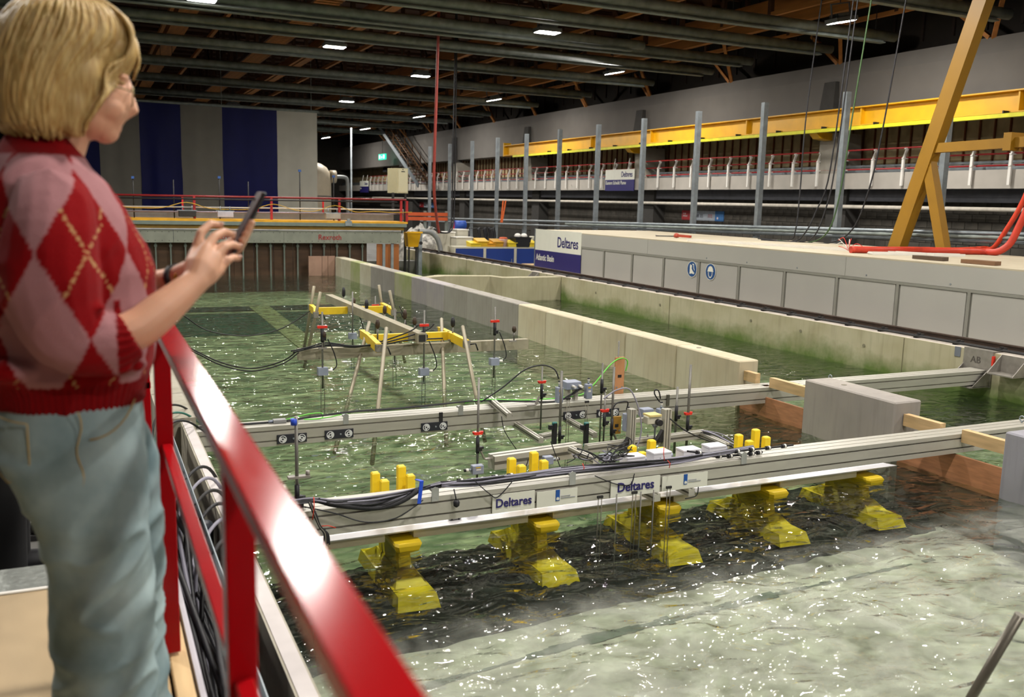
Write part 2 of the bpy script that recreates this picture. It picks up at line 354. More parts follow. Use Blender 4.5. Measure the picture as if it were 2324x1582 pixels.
# roof timber: chords along the hall, posts, decking ribs
for X, z0, z1, w in [(3.0,7.35,7.75,0.55),(8.05,7.3,7.75,0.3),(12.8,7.3,7.7,0.3),(17.2,7.25,7.65,0.22),(18.4,7.25,7.65,0.22),(-2.0,7.35,7.75,0.5)]:
    m = MB(); m.box((X-w/2,4,z0),(X+w/2,79,z1)); m.build('glulam_beam', WOOD, ce)
for X in (2.4,3.9,7.4,8.8,12.2,13.5,16.6,19.0):
    m = MB(); m.box((X-.05,4,7.05),(X+.05,79,7.16)); m.build('bottom_chord', WOOD, ce)
p_ = MB(); p_.box((-.06,-.06,0),(.06,.06,2.2)); pme = p_.mesh('truss_post', WOODD)
for X in (5.4,7.0,10.4,14.6,16.6,19.0):
    for k in range(34): inst(pme, 'truss_post', (X, 8+k*2.0, 7.1), ce)
d_ = MB(); d_.bar((0,0,0),(0,1.9,2.1),0.07,0.12); dme = d_.mesh('truss_diagonal', WOODD)
for X in (5.4,10.4,14.6,19.0):
    for k in range(17): inst(dme, 'truss_diagonal', (X, 8+k*4.0, 7.1), ce)
r_ = MB(); r_.box((-15,-.06,-.12),(15,.06,0)); rme = r_.mesh('roof_rib', mat('roof rib', '#4b2d17', 0.8))
for k in range(48): inst(rme, 'roof_rib', (7, 6+k*1.5, 9.28), ce)
# walkway of slats under the roof
wk = thing('roof_walkway', 'long slatted timber walkway hanging under the dark roof', 'walkway', (6.1,8,7.25))
for sx in (-.35,.35):
    m = MB(); m.box((6.1+sx-.04,8,7.2),(6.1+sx+.04,60,7.36)); m.build('stringer', WOODD, wk)
s_ = MB(); s_.box((-.34,-.08,-.02),(.34,.08,.02)); sme = s_.mesh('slat', WOOD)
for k in range(150): inst(sme, 'slat', (6.1, 10+k*0.3, 7.2), wk)
ORD = ['first','second','third','fourth','fifth','sixth','seventh','eighth','ninth','tenth','eleventh','twelfth','thirteenth','fourteenth','fifteenth','sixteenth','seventeenth','eighteenth','nineteenth','twentieth']
# ---------------------------------------------------------------- right side: ring beam, columns, balcony
m = MB(); m.box((20.0,2,4.45),(20.9,79,5.9)); m.prism([(20.0,5.9),(20.9,5.9),(20.9,6.3),(20.12,6.3)],'y',2,79)
RB = mat('grey concrete ring beam', '#6a6661', 0.85, 0, 0.06, 1.2)
struct(m.build('trim_1', RB))
for k in range(13):
    Y = 16.1+5*(k-2)
    t = thing('roof_strut', 'slanted timber strut pair on the ring beam, %s from the near end' % ORD[k], 'strut', (20.15,Y,6.3), 'roof struts along the ring beam')
    for s in (-1,1):
        m = MB(); m.bar((20.15,Y+s*.05,6.3),(18.6 if s < 0 else 20.4,Y+s*1.5,7.3),0.1,0.1); m.build('brace', WOOD, t)
CC = mat('column concrete', '#9a958a', 0.85, 0, 0.1, 2); CD = mat('dark column head', '#3d3b38', 0.85, 0, 0.1)
for k, Y in enumerate((11.0,21.1,31.3,41.5,51.4,61.0)):
    t = thing('concrete_column', 'tapered concrete column carrying the ring beam, %s from the near end' % ('first','second','third','fourth','fifth','sixth')[k], 'column', (20.3,Y,-0.3), 'columns along the right wall')
    m = MB(); m.loft([[V(20.05,Y-.45,2.9),V(20.9,Y-.45,2.9),V(20.9,Y+.45,2.9),V(20.05,Y+.45,2.9)],[V(19.95,Y-.33,4.3),V(20.9,Y-.33,4.3),V(20.9,Y+.33,4.3),V(19.95,Y+.33,4.3)]],smooth=False); m.build('shaft', CC, t)
    m = MB(); m.loft([[V(19.72,Y-.32,4.3),V(20.3,Y-.32,4.3),V(20.3,Y+.32,4.3),V(19.72,Y+.32,4.3)],[V(19.85,Y-.22,5.75),V(20.3,Y-.22,5.75),V(20.3,Y+.22,5.75),V(19.85,Y+.22,5.75)]],smooth=False); m.build('head', CD, t)
    m = MB(); m.box((20.45,Y-.4,-0.3),(20.97,Y+.4,2.7)); m.build('foot', CD, t)
m = MB(); m.box((20.0,2,2.68),(20.25,79,3.13)); bal = struct(m.build('trim_2', mat('balcony fascia concrete', '#b0aaa1', 0.8, 0, 0.07, 2)))
m = MB(); m.box((20.25,2,2.72),(21.2,79,2.95)); m.build('balcony_slab', mat('balcony slab', '#5f5d5b', 0.85), bal)
m = MB(); m.box((20.55,2,2.35),(20.98,79,2.7)); m.build('soffit_duct', mat('soffit panel', '#55565c', 0.8), bal)
m = MB(); m.box((20.28,2,3.13),(20.34,79,3.28)); m.box((20.28,2,3.3),(20.34,79,3.36)); m.build('kick_plate', GALV, bal)
# balcony railing
rl = thing('balcony_railing', 'long balcony railing of three red tubes on kinked white posts', 'railing', (20,12,3.1))
st_ = MB(); st_.bar((-0.06,0,-0.34),(-0.06,0,0.36),0.05,0.07); st_.bar((-0.06,0,0.36),(0.05,0,0.65),0.045,0.06)
st_.box((-0.1,-.03,0.37),(0.09,.03,0.40)); st_.box((-0.1,-.03,0.10),(0.09,.03,0.13)); st_.bar((-0.03,0,0.64),(0.12,0,0.66),0.05,0.04)
stm = st_.mesh('stanchion', WHITE)
Y = 14.0
while Y < 70: inst(stm, 'stanchion', (19.98,Y,3.1), rl); Y += 1.06
for dx, dz in ((0.03,0.67),(0.05,0.41),(0.05,0.13)):
    m = MB(); m.tube([(20+dx,12,3.1+dz),(20+dx,70,3.1+dz)],0.025,6); m.build('tube', REDT, rl)
# white pipe below the balcony
m = MB(); m.tube([(20.3,4,2.18),(20.3,78,2.18)],0.055,8); o = m.build('service_pipe', mat('cream pipe', '#d8d0c2', 0.5)); tag(o, 'long cream service pipe hanging below the balcony', 'pipe')
# yellow crane runway
cr = thing('crane_runway', 'yellow crane runway beam along the right wall', 'crane beam', (19.3,30,4.4))
ya = atx(1152,325,19.4).y
m = MB(); m.box((19.2,6,4.36),(19.6,ya,4.39)); m.box((19.2,6,4.84),(19.6,ya,4.87)); m.box((19.38,6,4.38),(19.42,ya,4.86)); m.build('beam', YEL, cr)
m = MB(); m.box((19.2,ya,4.33),(19.6,ya+.08,5.0)); m.build('end_stop', YEL, cr)
m = MB(); m.box((19.0,6,4.24),(19.14,ya-1.5,4.33)); m.build('conductor_rail', mat('lime yellow rail', '#d9d51c', 0.5), cr)
for k in range(16):
    m = MB(); Y = 9+k*1.9; m.box((19.02,Y,4.3),(19.3,Y+.03,4.4)); m.build('hanger', DARKM, cr)
for Y in (11.0,21.1,31.3):
    m = MB(); m.prism([(19.25,4.36),(19.95,4.36),(19.95,4.08),(19.5,4.12)],'y',Y-.16,Y+.16); m.build('corbel', YEL, cr)
for Y in (9,14.5,19.2,24.0,29.5,34):
    m = MB(); m.box((19.25,Y,4.39),(19.55,Y+.04,4.84)); m.build('stiffener', YEL, cr)
# ---------------------------------------------------------------- roof pipes
PIPES = [(15.2,19.5),(18.6,19.6),(20.9,19.6),(23.3,14.8),(23.9,19.2),(26.3,19.5),(29.9,19.5),(34.6,19.5),(39.6,19.5),(45.2,19.5),(50.5,19.5),(56,19.5),(62,19.5)]
for k, (Y, xe) in enumerate(PIPES):
    t = thing('roof_pipe', 'grey pipe crossing under the roof, %s from the near end' % ORD[k], 'pipe', (8,Y,6.6), 'pipes crossing under the roof')
    m = MB(); m.tube([(-7.5,Y,6.62),(xe,Y,6.62)],0.13,12); m.build('pipe', DGALV, t)
    m = MB(); m.box((-7.5,Y-.09,6.42),(xe-.4,Y+.09,6.45)); m.box((-7.5,Y-.02,6.44),(xe-.4,Y+.02,6.52)); m.build('support_rail', DGALV, t)
    for q in range(5):
        X = 0.5+q*4.6
        m = MB(); m.cyl((X,Y,6.6),(X,Y,7.3),0.012,5); m.build('hanger_rod', DARKM, t)
# ---------------------------------------------------------------- lamps
LMAT = emit('led panel', '#fffaf2', LAMP)
HOUS = mat('lamp housing', '#6f7478', 0.5, 0.4)
lamps = []
for Y in (17.0,27.2,37.2,47.0,57.4,67.8,7.0): lamps.append((16.2,Y,-0.2,'right row'))
for Y in (2.4,12.6,21.9,31.8,42.0,52.0): lamps.append((11.0,Y,0.0,'middle row'))
for Y in (-3.0,6.8,16.8,27.3,47.6): lamps.append((6.8,Y,0.0,'basin row'))
for Y in (-5.0,2.5,12.5,22.6): lamps.append((2.6,Y,0.0,'left row'))
for Y in (7.5,17.5): lamps.append((-3.0,Y,0.0,'outer-added row'))  # unseen row added to brighten the outer face of the left basin wall
rowc = {}
for X, Y, tilt, row in lamps:
    rowc[row] = rowc.get(row,0)+1
def lamp(X, Y, tilt, label):
    t = thing('high_bay_lamp', label, 'lamp', (X,Y,6.35), 'high bay lamps under the roof')
    def R(p): 
        p = V(*p); c, s = math.cos(tilt), math.sin(tilt); return V(X+p.x*c+p.z*s, Y+p.y, 6.4-p.x*s+p.z*c)
    m = MB(); m.add([R((x,y,z)) for z in (0,.1) for x,y in ((-.32,-.2),(.32,-.2),(.32,.2),(-.32,.2))],[(4,5,6,7),(0,1,5,4),(1,2,6,5),(2,3,7,6),(3,0,4,7),(0,3,2,1)]); m.build('housing', HOUS, t)
    m = MB(); m.add([R(p) for p in ((-.29,-.17,-.006),(.29,-.17,-.006),(.29,.17,-.006),(-.29,.17,-.006))],[(0,3,2,1)]); m.build('led_panel', LMAT, t)
    m = MB()
    for s in (-.28,.28): m.bar(R((s,0,.1)),R((s,0,.42)),.03,.03)
    m.bar(R((-.3,0,.42)),R((.3,0,.42)),.03,.03); m.build('bracket', HOUS, t)
    m = MB(); m.cyl(R((0,0,.42)),V(X,Y,9.29),.012,5); m.build('suspension', DARKM, t)
    m = MB()
    for q in range(6): m.add([R((x,y,z)) for z in (.1,.2) for x,y in ((-.22,-.15+q*.055),(.22,-.15+q*.055),(.22,-.135+q*.055),(-.22,-.135+q*.055))],[(4,5,6,7),(0,1,5,4),(1,2,6,5),(2,3,7,6),(3,0,4,7),(0,3,2,1)])
    m.build('cooling_fins', HOUS, t)
    return t
seen = {}
for X, Y, tilt, row in sorted(lamps, key=lambda q: (q[3], q[1])):
    seen[row] = seen.get(row,0)+1
    lamp(X, Y, tilt, 'lit high bay lamp in the %s under the roof, %s from the near end' % (row, ORD[seen[row]-1]))
# ================================================================ BASIN FITTINGS
# ---- dividing wall of concrete blocks
BT = [wallmat('block concrete pale', '#bab39b', '#cac5b3'), wallmat('block concrete grey', '#928d84', '#9c9890'), wallmat('block concrete green', '#9aa26c', '#aeab8d', '#6f8a2c', 0.5, 0.4), wallmat('block concrete mauve', '#9d9798', '#a8a29c'), wallmat('block concrete warm', '#bfb397', '#ccc4aa')]
joints = [24.4,23.75,22.85,21.95,21.0,20.05,19.15,18.0,17.05,16.1,14.95,13.85,12.8,11.85,10.75,9.65,8.55,7.43]
tint = [0,0,2,0,1,1,2,3,3,1,1,1,4,4,4,4,4]
tn = ['pale','pale','green stained','pale','dull grey','dull grey','green stained','mauve grey','mauve grey','dark grey','dark grey','streaked grey','warm pale','warm pale','warm pale','warm pale','warm pale']
for k in range(17):
    y1, y0 = joints[k], joints[k+1]
    m = MB(); m.box((6.06,y0+.006,-.45),(6.32,y1-.006,.5))
    t = m.build('concrete_block', BT[tint[k]], bevel=0.012, loc=(6.06,y0,-.45))
    tag(t, '%s concrete block of the dividing wall, %s from the wavemaker' % (tn[k], ORD[k]), 'block', 'blocks of the dividing wall')
    if k in (3,5,7,9,11,14,16):
        m = MB(); m.cyl((6.19,y1-.25,.499),(6.19,y1-.25,.503),.03,10); m.build('lifting_hole', mat('hole dirt', '#7c7668', 0.9), t)
for nm, y0, y1, lab in (('a',5.37,6.43,'free standing concrete block between the two plywood screens'),('b',2.2,4.36,'concrete block at the right edge beyond the front beam')):
    m = MB(); m.box((6.02,y0,-.45),(6.33,y1,.5))
    t = m.build('concrete_block', wallmat('cast block '+nm, '#938d87' if nm == 'a' else '#85848a', '#a29b92' if nm == 'a' else '#93929a'), bevel=0.012, loc=(6.02,y0,-.45)); tag(t, lab, 'block')
    m = MB(); m.cyl((6.18,(y0+y1)/2+.2,.499),(6.18,(y0+y1)/2+.2,.503),.025,10); m.build('lifting_hole', MATS['hole dirt'], t)
    m = MB(); m.box((6.332,y0+.2,-.3),(6.36,y0+.5,.45)); m.build('key', MATS['block concrete grey'], t)
for (y0, y1, lab) in ((6.45,7.42,'plywood screen with timber rails behind the middle of the far beam'),(4.38,5.36,'larger plywood screen with timber rails beyond the end of the white deck')):
    t = thing('plywood_screen', lab, 'screen', (6.1,y0,-.45))
    m = MB(); m.box((6.09,y0,-.04),(6.115,y1,.2)); m.build('upper_panel', PLY, t)
    m = MB(); m.box((6.10,y0,-.45),(6.12,y1,-.045)); m.build('lower_panel', mat('wet dark plywood', '#6d5f55', 0.5, 0, 0.15, 3), t)
    ya, yb = (7.025,7.235) if y0 > 6 else (4.795,4.995)
    m = MB(); m.box((6.12,y0,.30),(6.18,ya,.40)); m.build('top_rail', PINE, t)
    m = MB(); m.box((6.12,yb,.30),(6.18,y1,.40)); m.build('top_rail', PINE, t)
    m = MB(); m.box((6.12,y0+.62,-.4),(6.2,y0+.70,.3)); m.build('upright', mat('brown timber', '#8c5a2c', 0.7, 0, 0.15, 4), t)
# wooden boards where the divider meets the wavemaker
for k, (x0, x1, nm) in enumerate(((5.86,6.05,'right'),(5.70,5.85,'middle'),(5.33,5.69,'left'))):
    m = MB(); m.prism([(x0,24.40-.1*(6.05-x0)),(x1,24.40-.1*(6.05-x1)),(x1,24.46-.1*(6.05-x1)),(x0,24.46-.1*(6.05-x0))],'z',-.45,.52); o = m.build('plywood_board', mat('faded pink plywood', '#9a7a68', 0.7, 0, 0.15, 3), loc=(x0,24.4,-.45)); tag(o, '%s faded plywood board at the far end of the dividing wall' % nm, 'board', 'boards at the end of the dividing wall')
# low cross wall in the side channel
m = MB(); m.prism([(6.33,17.75),(6.33,18.05),(6.8,18.45),(7.95,18.2),(8.05,17.78),(9.3,17.78),(9.3,17.5),(7.9,17.5),(7.8,17.92),(6.85,18.1)],'z',-.45,.49)
o = m.build('channel_cross_wall', wallmat('cross wall concrete','#9c9579','#a9a287','#6b7a33',0.3,0.1), loc=(6.33,17.5,-.45)); tag(o, 'angled low concrete wall crossing the side channel', 'wall')
# ---- rail along the basin edge
rt = thing('crane_rail', 'dark steel rail bolted along the right basin wall', 'rail', (9.6,1,.5))
m = MB(); m.prism([(9.58,.503),(9.72,.503),(9.72,.512),(9.662,.52),(9.662,.556),(9.678,.56),(9.678,.575),(9.622,.575),(9.622,.56),(9.638,.556),(9.638,.52),(9.58,.512)],'y',1,28.4); m.build('rail_bar', mat('rusty rail', '#4a3c33', 0.6, 0.4, 0.25, 8), rt)
for dx in (-.13,-.2):
    m = MB(); m.tube([(9.6+dx,1,.53),(9.6+dx,28.4,.53)],.012,6); m.build('conduit', DARKM, rt)
c_ = MB(); c_.box((-.09,-.02,0),(.06,.02,.045)); c_.box((-.03,-.02,.045),(.0,.02,.06)); cme = c_.mesh('clip', DARKM)
for k in range(45): inst(cme, 'clip', (9.49,1.8+k*.58,.503), rt)
# ---- hook plates on the right wall
STEEL = mat('bare steel plate', '#8d8880', 0.45, 0.3, 0.15, 12)
t = thing('beam_hook', 'steel hook plate stamped AB holding the end of the far beam', 'bracket', (9.3,7.1,.3))
m = MB(); m.box((9.285,6.98,.1),(9.305,7.36,.508)); m.box((9.285,6.98,.508),(9.42,7.36,.52)); m.build('plate', STEEL, t)
m = MB(); m.prism([(9.0,.12),(9.29,.12),(9.29,.34)],'y',6.985,6.995); m.build('gusset', STEEL, t)
m = MB(); m.prism([(9.0,.12),(9.29,.12),(9.29,.34)],'y',7.345,7.355); m.build('gusset', STEEL, t)
m = MB(); m.box((8.98,6.985,.11),(9.29,7.355,.125)); m.build('seat', STEEL, t)
text('stamp', 'AB', .11, mat('stamp cut', '#4f4a45', 0.7), t, (9.283,7.26,.36), (0,-1,0), (0,0,1))
m = MB(); m.box((9.27,6.955,.36),(9.30,6.978,.47)); m.build('red_tab', REDP, t)
for (p, lab) in (((2240,815),'empty steel bracket on the basin wall right of the AB hook'),((1216,628),'empty steel bracket far along the basin wall by the channel wall')):
    q = atx(p[0], p[1], 9.3); Y = q.y if p[0] < 2000 else 6.72
    t = thing('wall_bracket', lab, 'bracket', (9.3,Y,.3))
    m = MB(); m.box((9.29,Y-.16,.28),(9.308,Y+.16,.505)); m.build('plate', STEEL, t)
    m = MB(); m.prism([(9.08,.31),(9.29,.31),(9.29,.5)],'y',Y-.16,Y-.15); m.build('cheek', STEEL, t)
    m = MB(); m.prism([(9.08,.31),(9.29,.31),(9.29,.5)],'y',Y+.15,Y+.16); m.build('cheek', STEEL, t)
    m = MB(); m.box((9.08,Y-.16,.30),(9.29,Y+.16,.312)); m.build('shelf', STEEL, t)
m = MB(); m.box((9.302,7.42,.39),(9.309,7.5,.505)); o = m.build('tape_patch', mat('grey tape','#6e737c',0.5), loc=(9.3,7.46,.4)); tag(o, 'small grey tape patch on the basin wall left of the AB hook', 'tape')
# ---- two aluminium beams
def profile_beam(name, label, x0, x1, y0, y1, z0, z1):
    t = thing(name, label, 'beam', (x0,(y0+y1)/2,z0))
    g = 0.012; h = z1-z0
    # section with grooves (front/back two, top two)
    def sec():
        a = []
        zs = [z0, z0+h*.22, z0+h*.22, z0+h*.22+g, z0+h*.22+g, z0+h*.72, z0+h*.72, z0+h*.72+g, z0+h*.72+g, z1]
        ds = [0,0,g*1.6,g*1.6,0,0,g*1.6,g*1.6,0,0]
        for z,d in zip(zs,ds): a.append((y0+d,z))
        w = y1-y0
        ys = [y0+w*.3,y0+w*.3,y0+w*.3+.009,y0+w*.3+.009,y0+w*.68,y0+w*.68,y0+w*.68+.009,y0+w*.68+.009]
        dz = [0,.014,.014,0]*2
        for y,d in zip(ys,dz): a.append((y,z1-d))
        for z,d in zip(reversed(zs),reversed(ds)): a.append((y1-d,z))
        return a
    m = MB(); P = sec(); n = len(P)
    vs = [(x0,y,z) for y,z in P]+[(x1,y,z) for y,z in P]
    m.add(vs, [(i,i+n,(i+1)%n+n,(i+1)%n) for i in range(n)])
    m.add([(x,y,z) for x in (x0,x1) for y,z in ((y0+.02,z0),(y1-.02,z0),(y1-.02,z1-.015),(y0+.02,z1-.015))],[(0,1,2,3),(7,6,5,4)])
    m.build('profile', ALU, t); return t
FB = dict(y0=7.03, y1=7.23, z0=.14, z1=.30)
NB = dict(y0=4.80, y1=4.99, z0=.213, z1=.365)
beamf = profile_beam('aluminium_beam', 'far aluminium profile beam spanning the basin with target plates', .64, 9.27, **FB)
beamn = profile_beam('aluminium_beam', 'near aluminium profile beam carrying cable bundles and name plates', .62, 9.27, **NB)
EYE = GALV
for (X, bd, b, lab) in ((7.02,FB,beamf,'f'),(6.95,NB,beamn,'n')):
    m = MB(); yc = (bd['y0']+bd['y1'])/2; pts = [(X,yc+.022*math.cos(a),bd['z1']+.035+.022*math.sin(a)) for a in [i*math.pi/6 for i in range(13)]]
    m.tube(pts,.006,6); m.cyl((X,yc,bd['z1']-.002),(X,yc,bd['z1']+.014),.008,6); m.build('eye_bolt', EYE, b)
for X in (2.62,4.9): 
    m = MB(); m.box((X,FB['y0']-.012,FB['z1']-.10),(X+.03,FB['y0']+.004,FB['z1']+.006)); m.build('joint_clip', DARKM if X < 3 else ALUD, beamf)
# camera target plates on the far beam
TGT = mat('target board', '#23242d', 0.6, 0, 0.05); TW = mat('target print', '#dfe0e0', 0.6)
def target(px, py, k, lab):
    p = aty(px, py, FB['y0']-.012); x, z = p.x, p.z
    t = thing('target_plate', lab, 'marker', (x,FB['y0'],z), 'coded target plates on the far beam')
    m = MB(); m.box((x-.115,FB['y0']-.016,z-.035),(x+.115,FB['y0']-.004,z+.035)); m.build('board', TGT, t)
    yy = FB['y0']-.018
    def ring(cx, r0, r1, a0, a1, n=14):
        m = MB()
        for i in range(n):
            t0 = a0+(a1-a0)*i/n; t1 = a0+(a1-a0)*(i+1)/n
            m.add([(cx+r0*math.cos(t0),yy,z+r0*math.sin(t0)),(cx+r1*math.cos(t0),yy,z+r1*math.sin(t0)),(cx+r1*math.cos(t1),yy,z+r1*math.sin(t1)),(cx+r0*math.cos(t1),yy,z+r0*math.sin(t1))],[(0,1,2,3)])
        return m
    for s in (-.073,.075):
        d = ring(x+s,0.0001,.031,0,2*math.pi,24); d.build('target_disc', TW, t); yy -= .001
        ring(x+s,.016,.024,.3+k,2.2+k).build('code_arc', TGT, t); ring(x+s,.016,.024,3.6+k*.7,4.6+k*.7).build('code_arc', TGT, t); ring(x+s,.0001,.007,0,6.28).build('bullseye', TGT, t); yy += .001
    m = MB(); m.cyl((x+.01,yy-.006,z),(x+.01,yy+.01,z),.007,8); m.build('screw', GALV, t)
for k, (p, lab) in enumerate([((663,995),'leftmost coded target plate on the far beam'),((770,985),'second coded target plate from the left on the far beam'),((986,968),'middle coded target plate on the far beam'),((1305,942),'coded target plate behind the dangling probe rods, fourth from the left'),((1380,937),'rightmost coded target plate on the far beam')]): target(*p, k, lab)
# upright clips on beams
for (p, bd, b) in (((785,935),FB,beamf),((1046,915),FB,beamf),((1300,1068),NB,beamn),((988,1106),NB,beamn),((1690,1020),NB,beamn)):
    q = aty(p[0],p[1],bd['y0']-.004); x = q.x
    m = MB(); z1 = bd['z1']; y = bd['y0']
    m.prism([(x-.022,z1-.03),(x+.022,z1-.03),(x+.022,z1+.045),(x,z1+.058),(x-.022,z1+.045)],'y',y-.006,y-.001)
    m.box((x-.022,y-.001,z1+.03),(x+.022,y+.045,z1+.045)); m.build('cable_clip', mat('clip plate','#a6a8a4',0.45,0.3), b)
# ---- name plates on the near beam
def nameplate(px0, py0, px1, py1, lab, kind):
    Y = NB['y0']-.01; a = aty(px0,py0,Y); b = aty(px1,py1,Y)
    z0 = NB['z0']+.005; z1 = z0+.115 if kind[0] == 'D' else z0+.10
    t = thing('name_plate', lab, 'sign', (a.x,Y,z0)); m = MB(); m.box((a.x,Y-.004,z0),(b.x,Y+.002,z1)); m.build('board', OFFW, t); return t, a.x, b.x, Y-.0065, z0, z1
t, xa, xb, yy, z0, z1 = nameplate(1117,1135,1213,1125,'left plate lettered Deltares on the near beam','D')
text('lettering','Deltares',.075,NAVY,t,((xa+xb)/2,yy,z0+.036),(1,0,0),(0,0,1),align='CENTER',xs=.93,bold=.0012)
t, xa, xb, yy, z0, z1 = nameplate(1386,1095,1498,1080,'larger plate lettered Deltares on the near beam','D')
text('lettering','Deltares',.085,NAVY,t,((xa+xb)/2,yy,z0+.036),(1,0,0),(0,0,1),align='CENTER',xs=.95,bold=.0014)
GTXT = mat('fine grey print','#8c8f97',0.6); DBL = mat('emblem blue','#154f9c',0.5)
for (a,b,c,d,lab) in ((1218,1118,1310,1108,'left plate with a small blue emblem on the near beam'),(1503,1075,1606,1065,'right plate with a small blue emblem on the near beam')):
    t, xa, xb, yy, z0, z1 = nameplate(a,b,c,d,lab,'E'); xm = (xa+xb)/2
    m = MB(); m.box((xm-.012,yy-.001,z0+.03),(xm+.016,yy+.002,z1)); m.build('blue_banner', DBL, t)
    m = MB(); m.prism([(xm-.008,z0+.036),(xm+.012,z0+.036),(xm+.012,z0+.048),(xm+.005,z0+.056),(xm+.002,z0+.05),(xm-.001,z0+.056),(xm-.008,z0+.048)],'y',yy-.003,yy); m.build('emblem', OFFW, t)
    m = MB()
    for r in range(2): m.box((xm+.025,yy-.001,z0+.055-.012*r),(xm+.09+.035*r,yy+.002,z0+.0585-.012*r))
    m.build('fine_print', GTXT, t)
# ---- white deck and yellow piers
DECK = mat('white deck', '#efeef2', 0.35, 0, 0.02)
t = thing('white_deck', 'long white bridge deck lying on the yellow piers', 'deck', (1.15,5.05,.04))
m = MB(); m.prism([(1.05,5.02),(5.71,5.02),(5.62,5.2),(5.62,5.36),(1.05,5.36)],'z',.084,.092); m.build('top_plate', DECK, t)
DS = mat('cream deck side','#c9bfa3',0.5,0,0.04)
xs = [1.05,1.60,2.55,3.49,4.43,5.36]
for k in range(5):
    m = MB(); m.box((xs[k]+(.12 if k else 0),5.03,.036),(xs[k+1]-.06,5.3,.084)); m.build('girder', DS, t)
def pier(X, k):
    t = thing('model_pier', 'yellow model pier under the white deck, %s from the left' % ORD[k], 'pier', (X,5.2,-.3), 'yellow piers of the barrier model')
    m = MB()   # hammerhead: widest under the deck, chamfered nose towards the camera
    def ring(z, hw, yf, ch): return [V(X-hw,5.42,z),V(X-hw,yf+ch,z),V(X-hw+ch*.55,yf,z),V(X+hw-ch*.55,yf,z),V(X+hw,yf+ch,z),V(X+hw,5.42,z)]
    m.loft([ring(-.05,.045,5.02,.02),ring(-.01,.075,4.94,.03),ring(.026,.085,4.93,.03),ring(.04,.08,4.945,.03)],smooth=False); m.build('hammerhead', YELM, t)
    m = MB(); m.loft([ring(-.26,.05,5.0,.02),ring(-.04,.045,5.05,.02)],smooth=False); m.build('stem', YELM, t)
    m = MB(); m.loft([[V(X-.13,4.76,-.30),V(X+.13,4.74,-.30),V(X+.13,5.62,-.30),V(X-.13,5.62,-.30)],[V(X-.115,4.80,-.22),V(X+.115,4.78,-.22),V(X+.115,5.6,-.22),V(X-.115,5.6,-.22)]],smooth=False); m.build('footing', YELM, t)
    m = MB(); m.loft([[V(X-.1,4.9,-.22),V(X+.1,4.9,-.22),V(X+.1,5.56,-.22),V(X-.1,5.56,-.22)],[V(X-.055,5.0,-.15),V(X+.055,5.0,-.15),V(X+.055,5.45,-.15),V(X-.055,5.45,-.15)]],smooth=False); m.build('plinth', YELM, t)
    for dx, y, zt in () if k == 4 else ((-.10,5.32,.385),(.075,5.34,.405),(-.065,5.24,.355),(.11,5.26,.365)):
        m = MB(); m.box((X+dx-.025,y-.022,.05),(X+dx+.025,y+.022,zt-.008)); m.loft([[V(X+dx+a*.025,y+b*.022,zt-.008) for a,b in ((-1,-1),(1,-1),(1,1),(-1,1))],[V(X+dx+a*.018,y+b*.016,zt) for a,b in ((-1,-1),(1,-1),(1,1),(-1,1))]],smooth=False); m.build('tower', YELM, t)
    return t
PX = [1.665,2.60,3.54,4.48,5.42]
for k, X in enumerate(PX): pier(X, k)
# toy vehicles on the deck
for (p, c, lab) in (((1034,1178),'#cfcdd2','tiny white model car parked on the white deck'),((1073,1170),'#2a4f9c','tiny blue model van parked on the white deck')):
    q = atz(p[0],p[1],.1); X, Y = q.x, q.y+.02
    t = thing('model_car', lab, 'toy car', (X,Y,.1)); bm = mat('toy paint '+c, c, 0.4, 0, .03)
    m = MB(); m.prism([(X-.04,.096),(X+.04,.096),(X+.04,.108),(X+.022,.110),(X+.014,.120),(X-.03,.120),(X-.04,.108)],'y',Y-.016,Y+.016); m.build('body', bm, t)
    m = MB(); m.prism([(X-.026,.1095),(X+.016,.1095),(X+.011,.1185),(X-.024,.1185)],'y',Y-.0168,Y+.0168); m.build('window_band', mat('toy glass','#20242c',0.2), t)
    for dx in (-.024,.024):
        for s in (-1,1):
            m = MB(); m.cyl((X+dx,Y+s*.0145,.0975),(X+dx,Y+s*.018,.0975),.0058,10); m.build('wheel', BLACK, t)
# ================================================================ RIGHT: COVERED FLUME BOX, POSTS, GANTRY
BX = mat('box panel grey', '#a5a39c', 0.5, 0, 0.03, 1); BXF = mat('box frame grey', '#85847b', 0.5, 0, 0.04); ROOF = mat('beige box roof', '#b5aa92', 0.7, 0, 0.08, 2)
t = thing('covered_flume', 'long grey panelled flume housing behind the basin wall', 'housing', (9.98,11,-.3))
m = MB(); m.box((10.0,1.0,-.3),(13.2,20.15,1.405)); m.build('body', BXF, t)
m = MB(); m.box((9.975,1.0,1.405),(13.25,20.17,1.425)); m.build('roof', ROOF, t)
m = MB(); m.box((9.972,1.0,1.13),(10.001,17.86,1.404)); m.build('top_band', BX, t)
for Y in (5.0,10.0,15.2): m = MB(); m.box((9.9705,Y,1.13),(9.9725,Y+.008,1.404)); m.build('band_joint', BXF, t)
jt = [7.92+1.12*k for k in range(-6,10)]
for a, b in zip(jt, jt[1:]):
    m = MB(); m.box((9.985,a+.045,-.25),(10.001,b-.045,1.085)); m.build('panel', BX, t)
m = MB(); m.box((9.974,1,1.09),(10.0,17.86,1.128)); m.build('panel_rail', BXF, t)
for a in jt: m = MB(); m.box((9.974,a-.022,-.25),(10.0,a+.022,1.09)); m.build('mullion', BXF, t)
for Y in (7.0,8.2,9.6,11.0,12.2,13.3): m = MB(); m.cyl((9.966,Y,1.17),(9.973,Y,1.17),.012,8); m.build('screw', GALV, t)
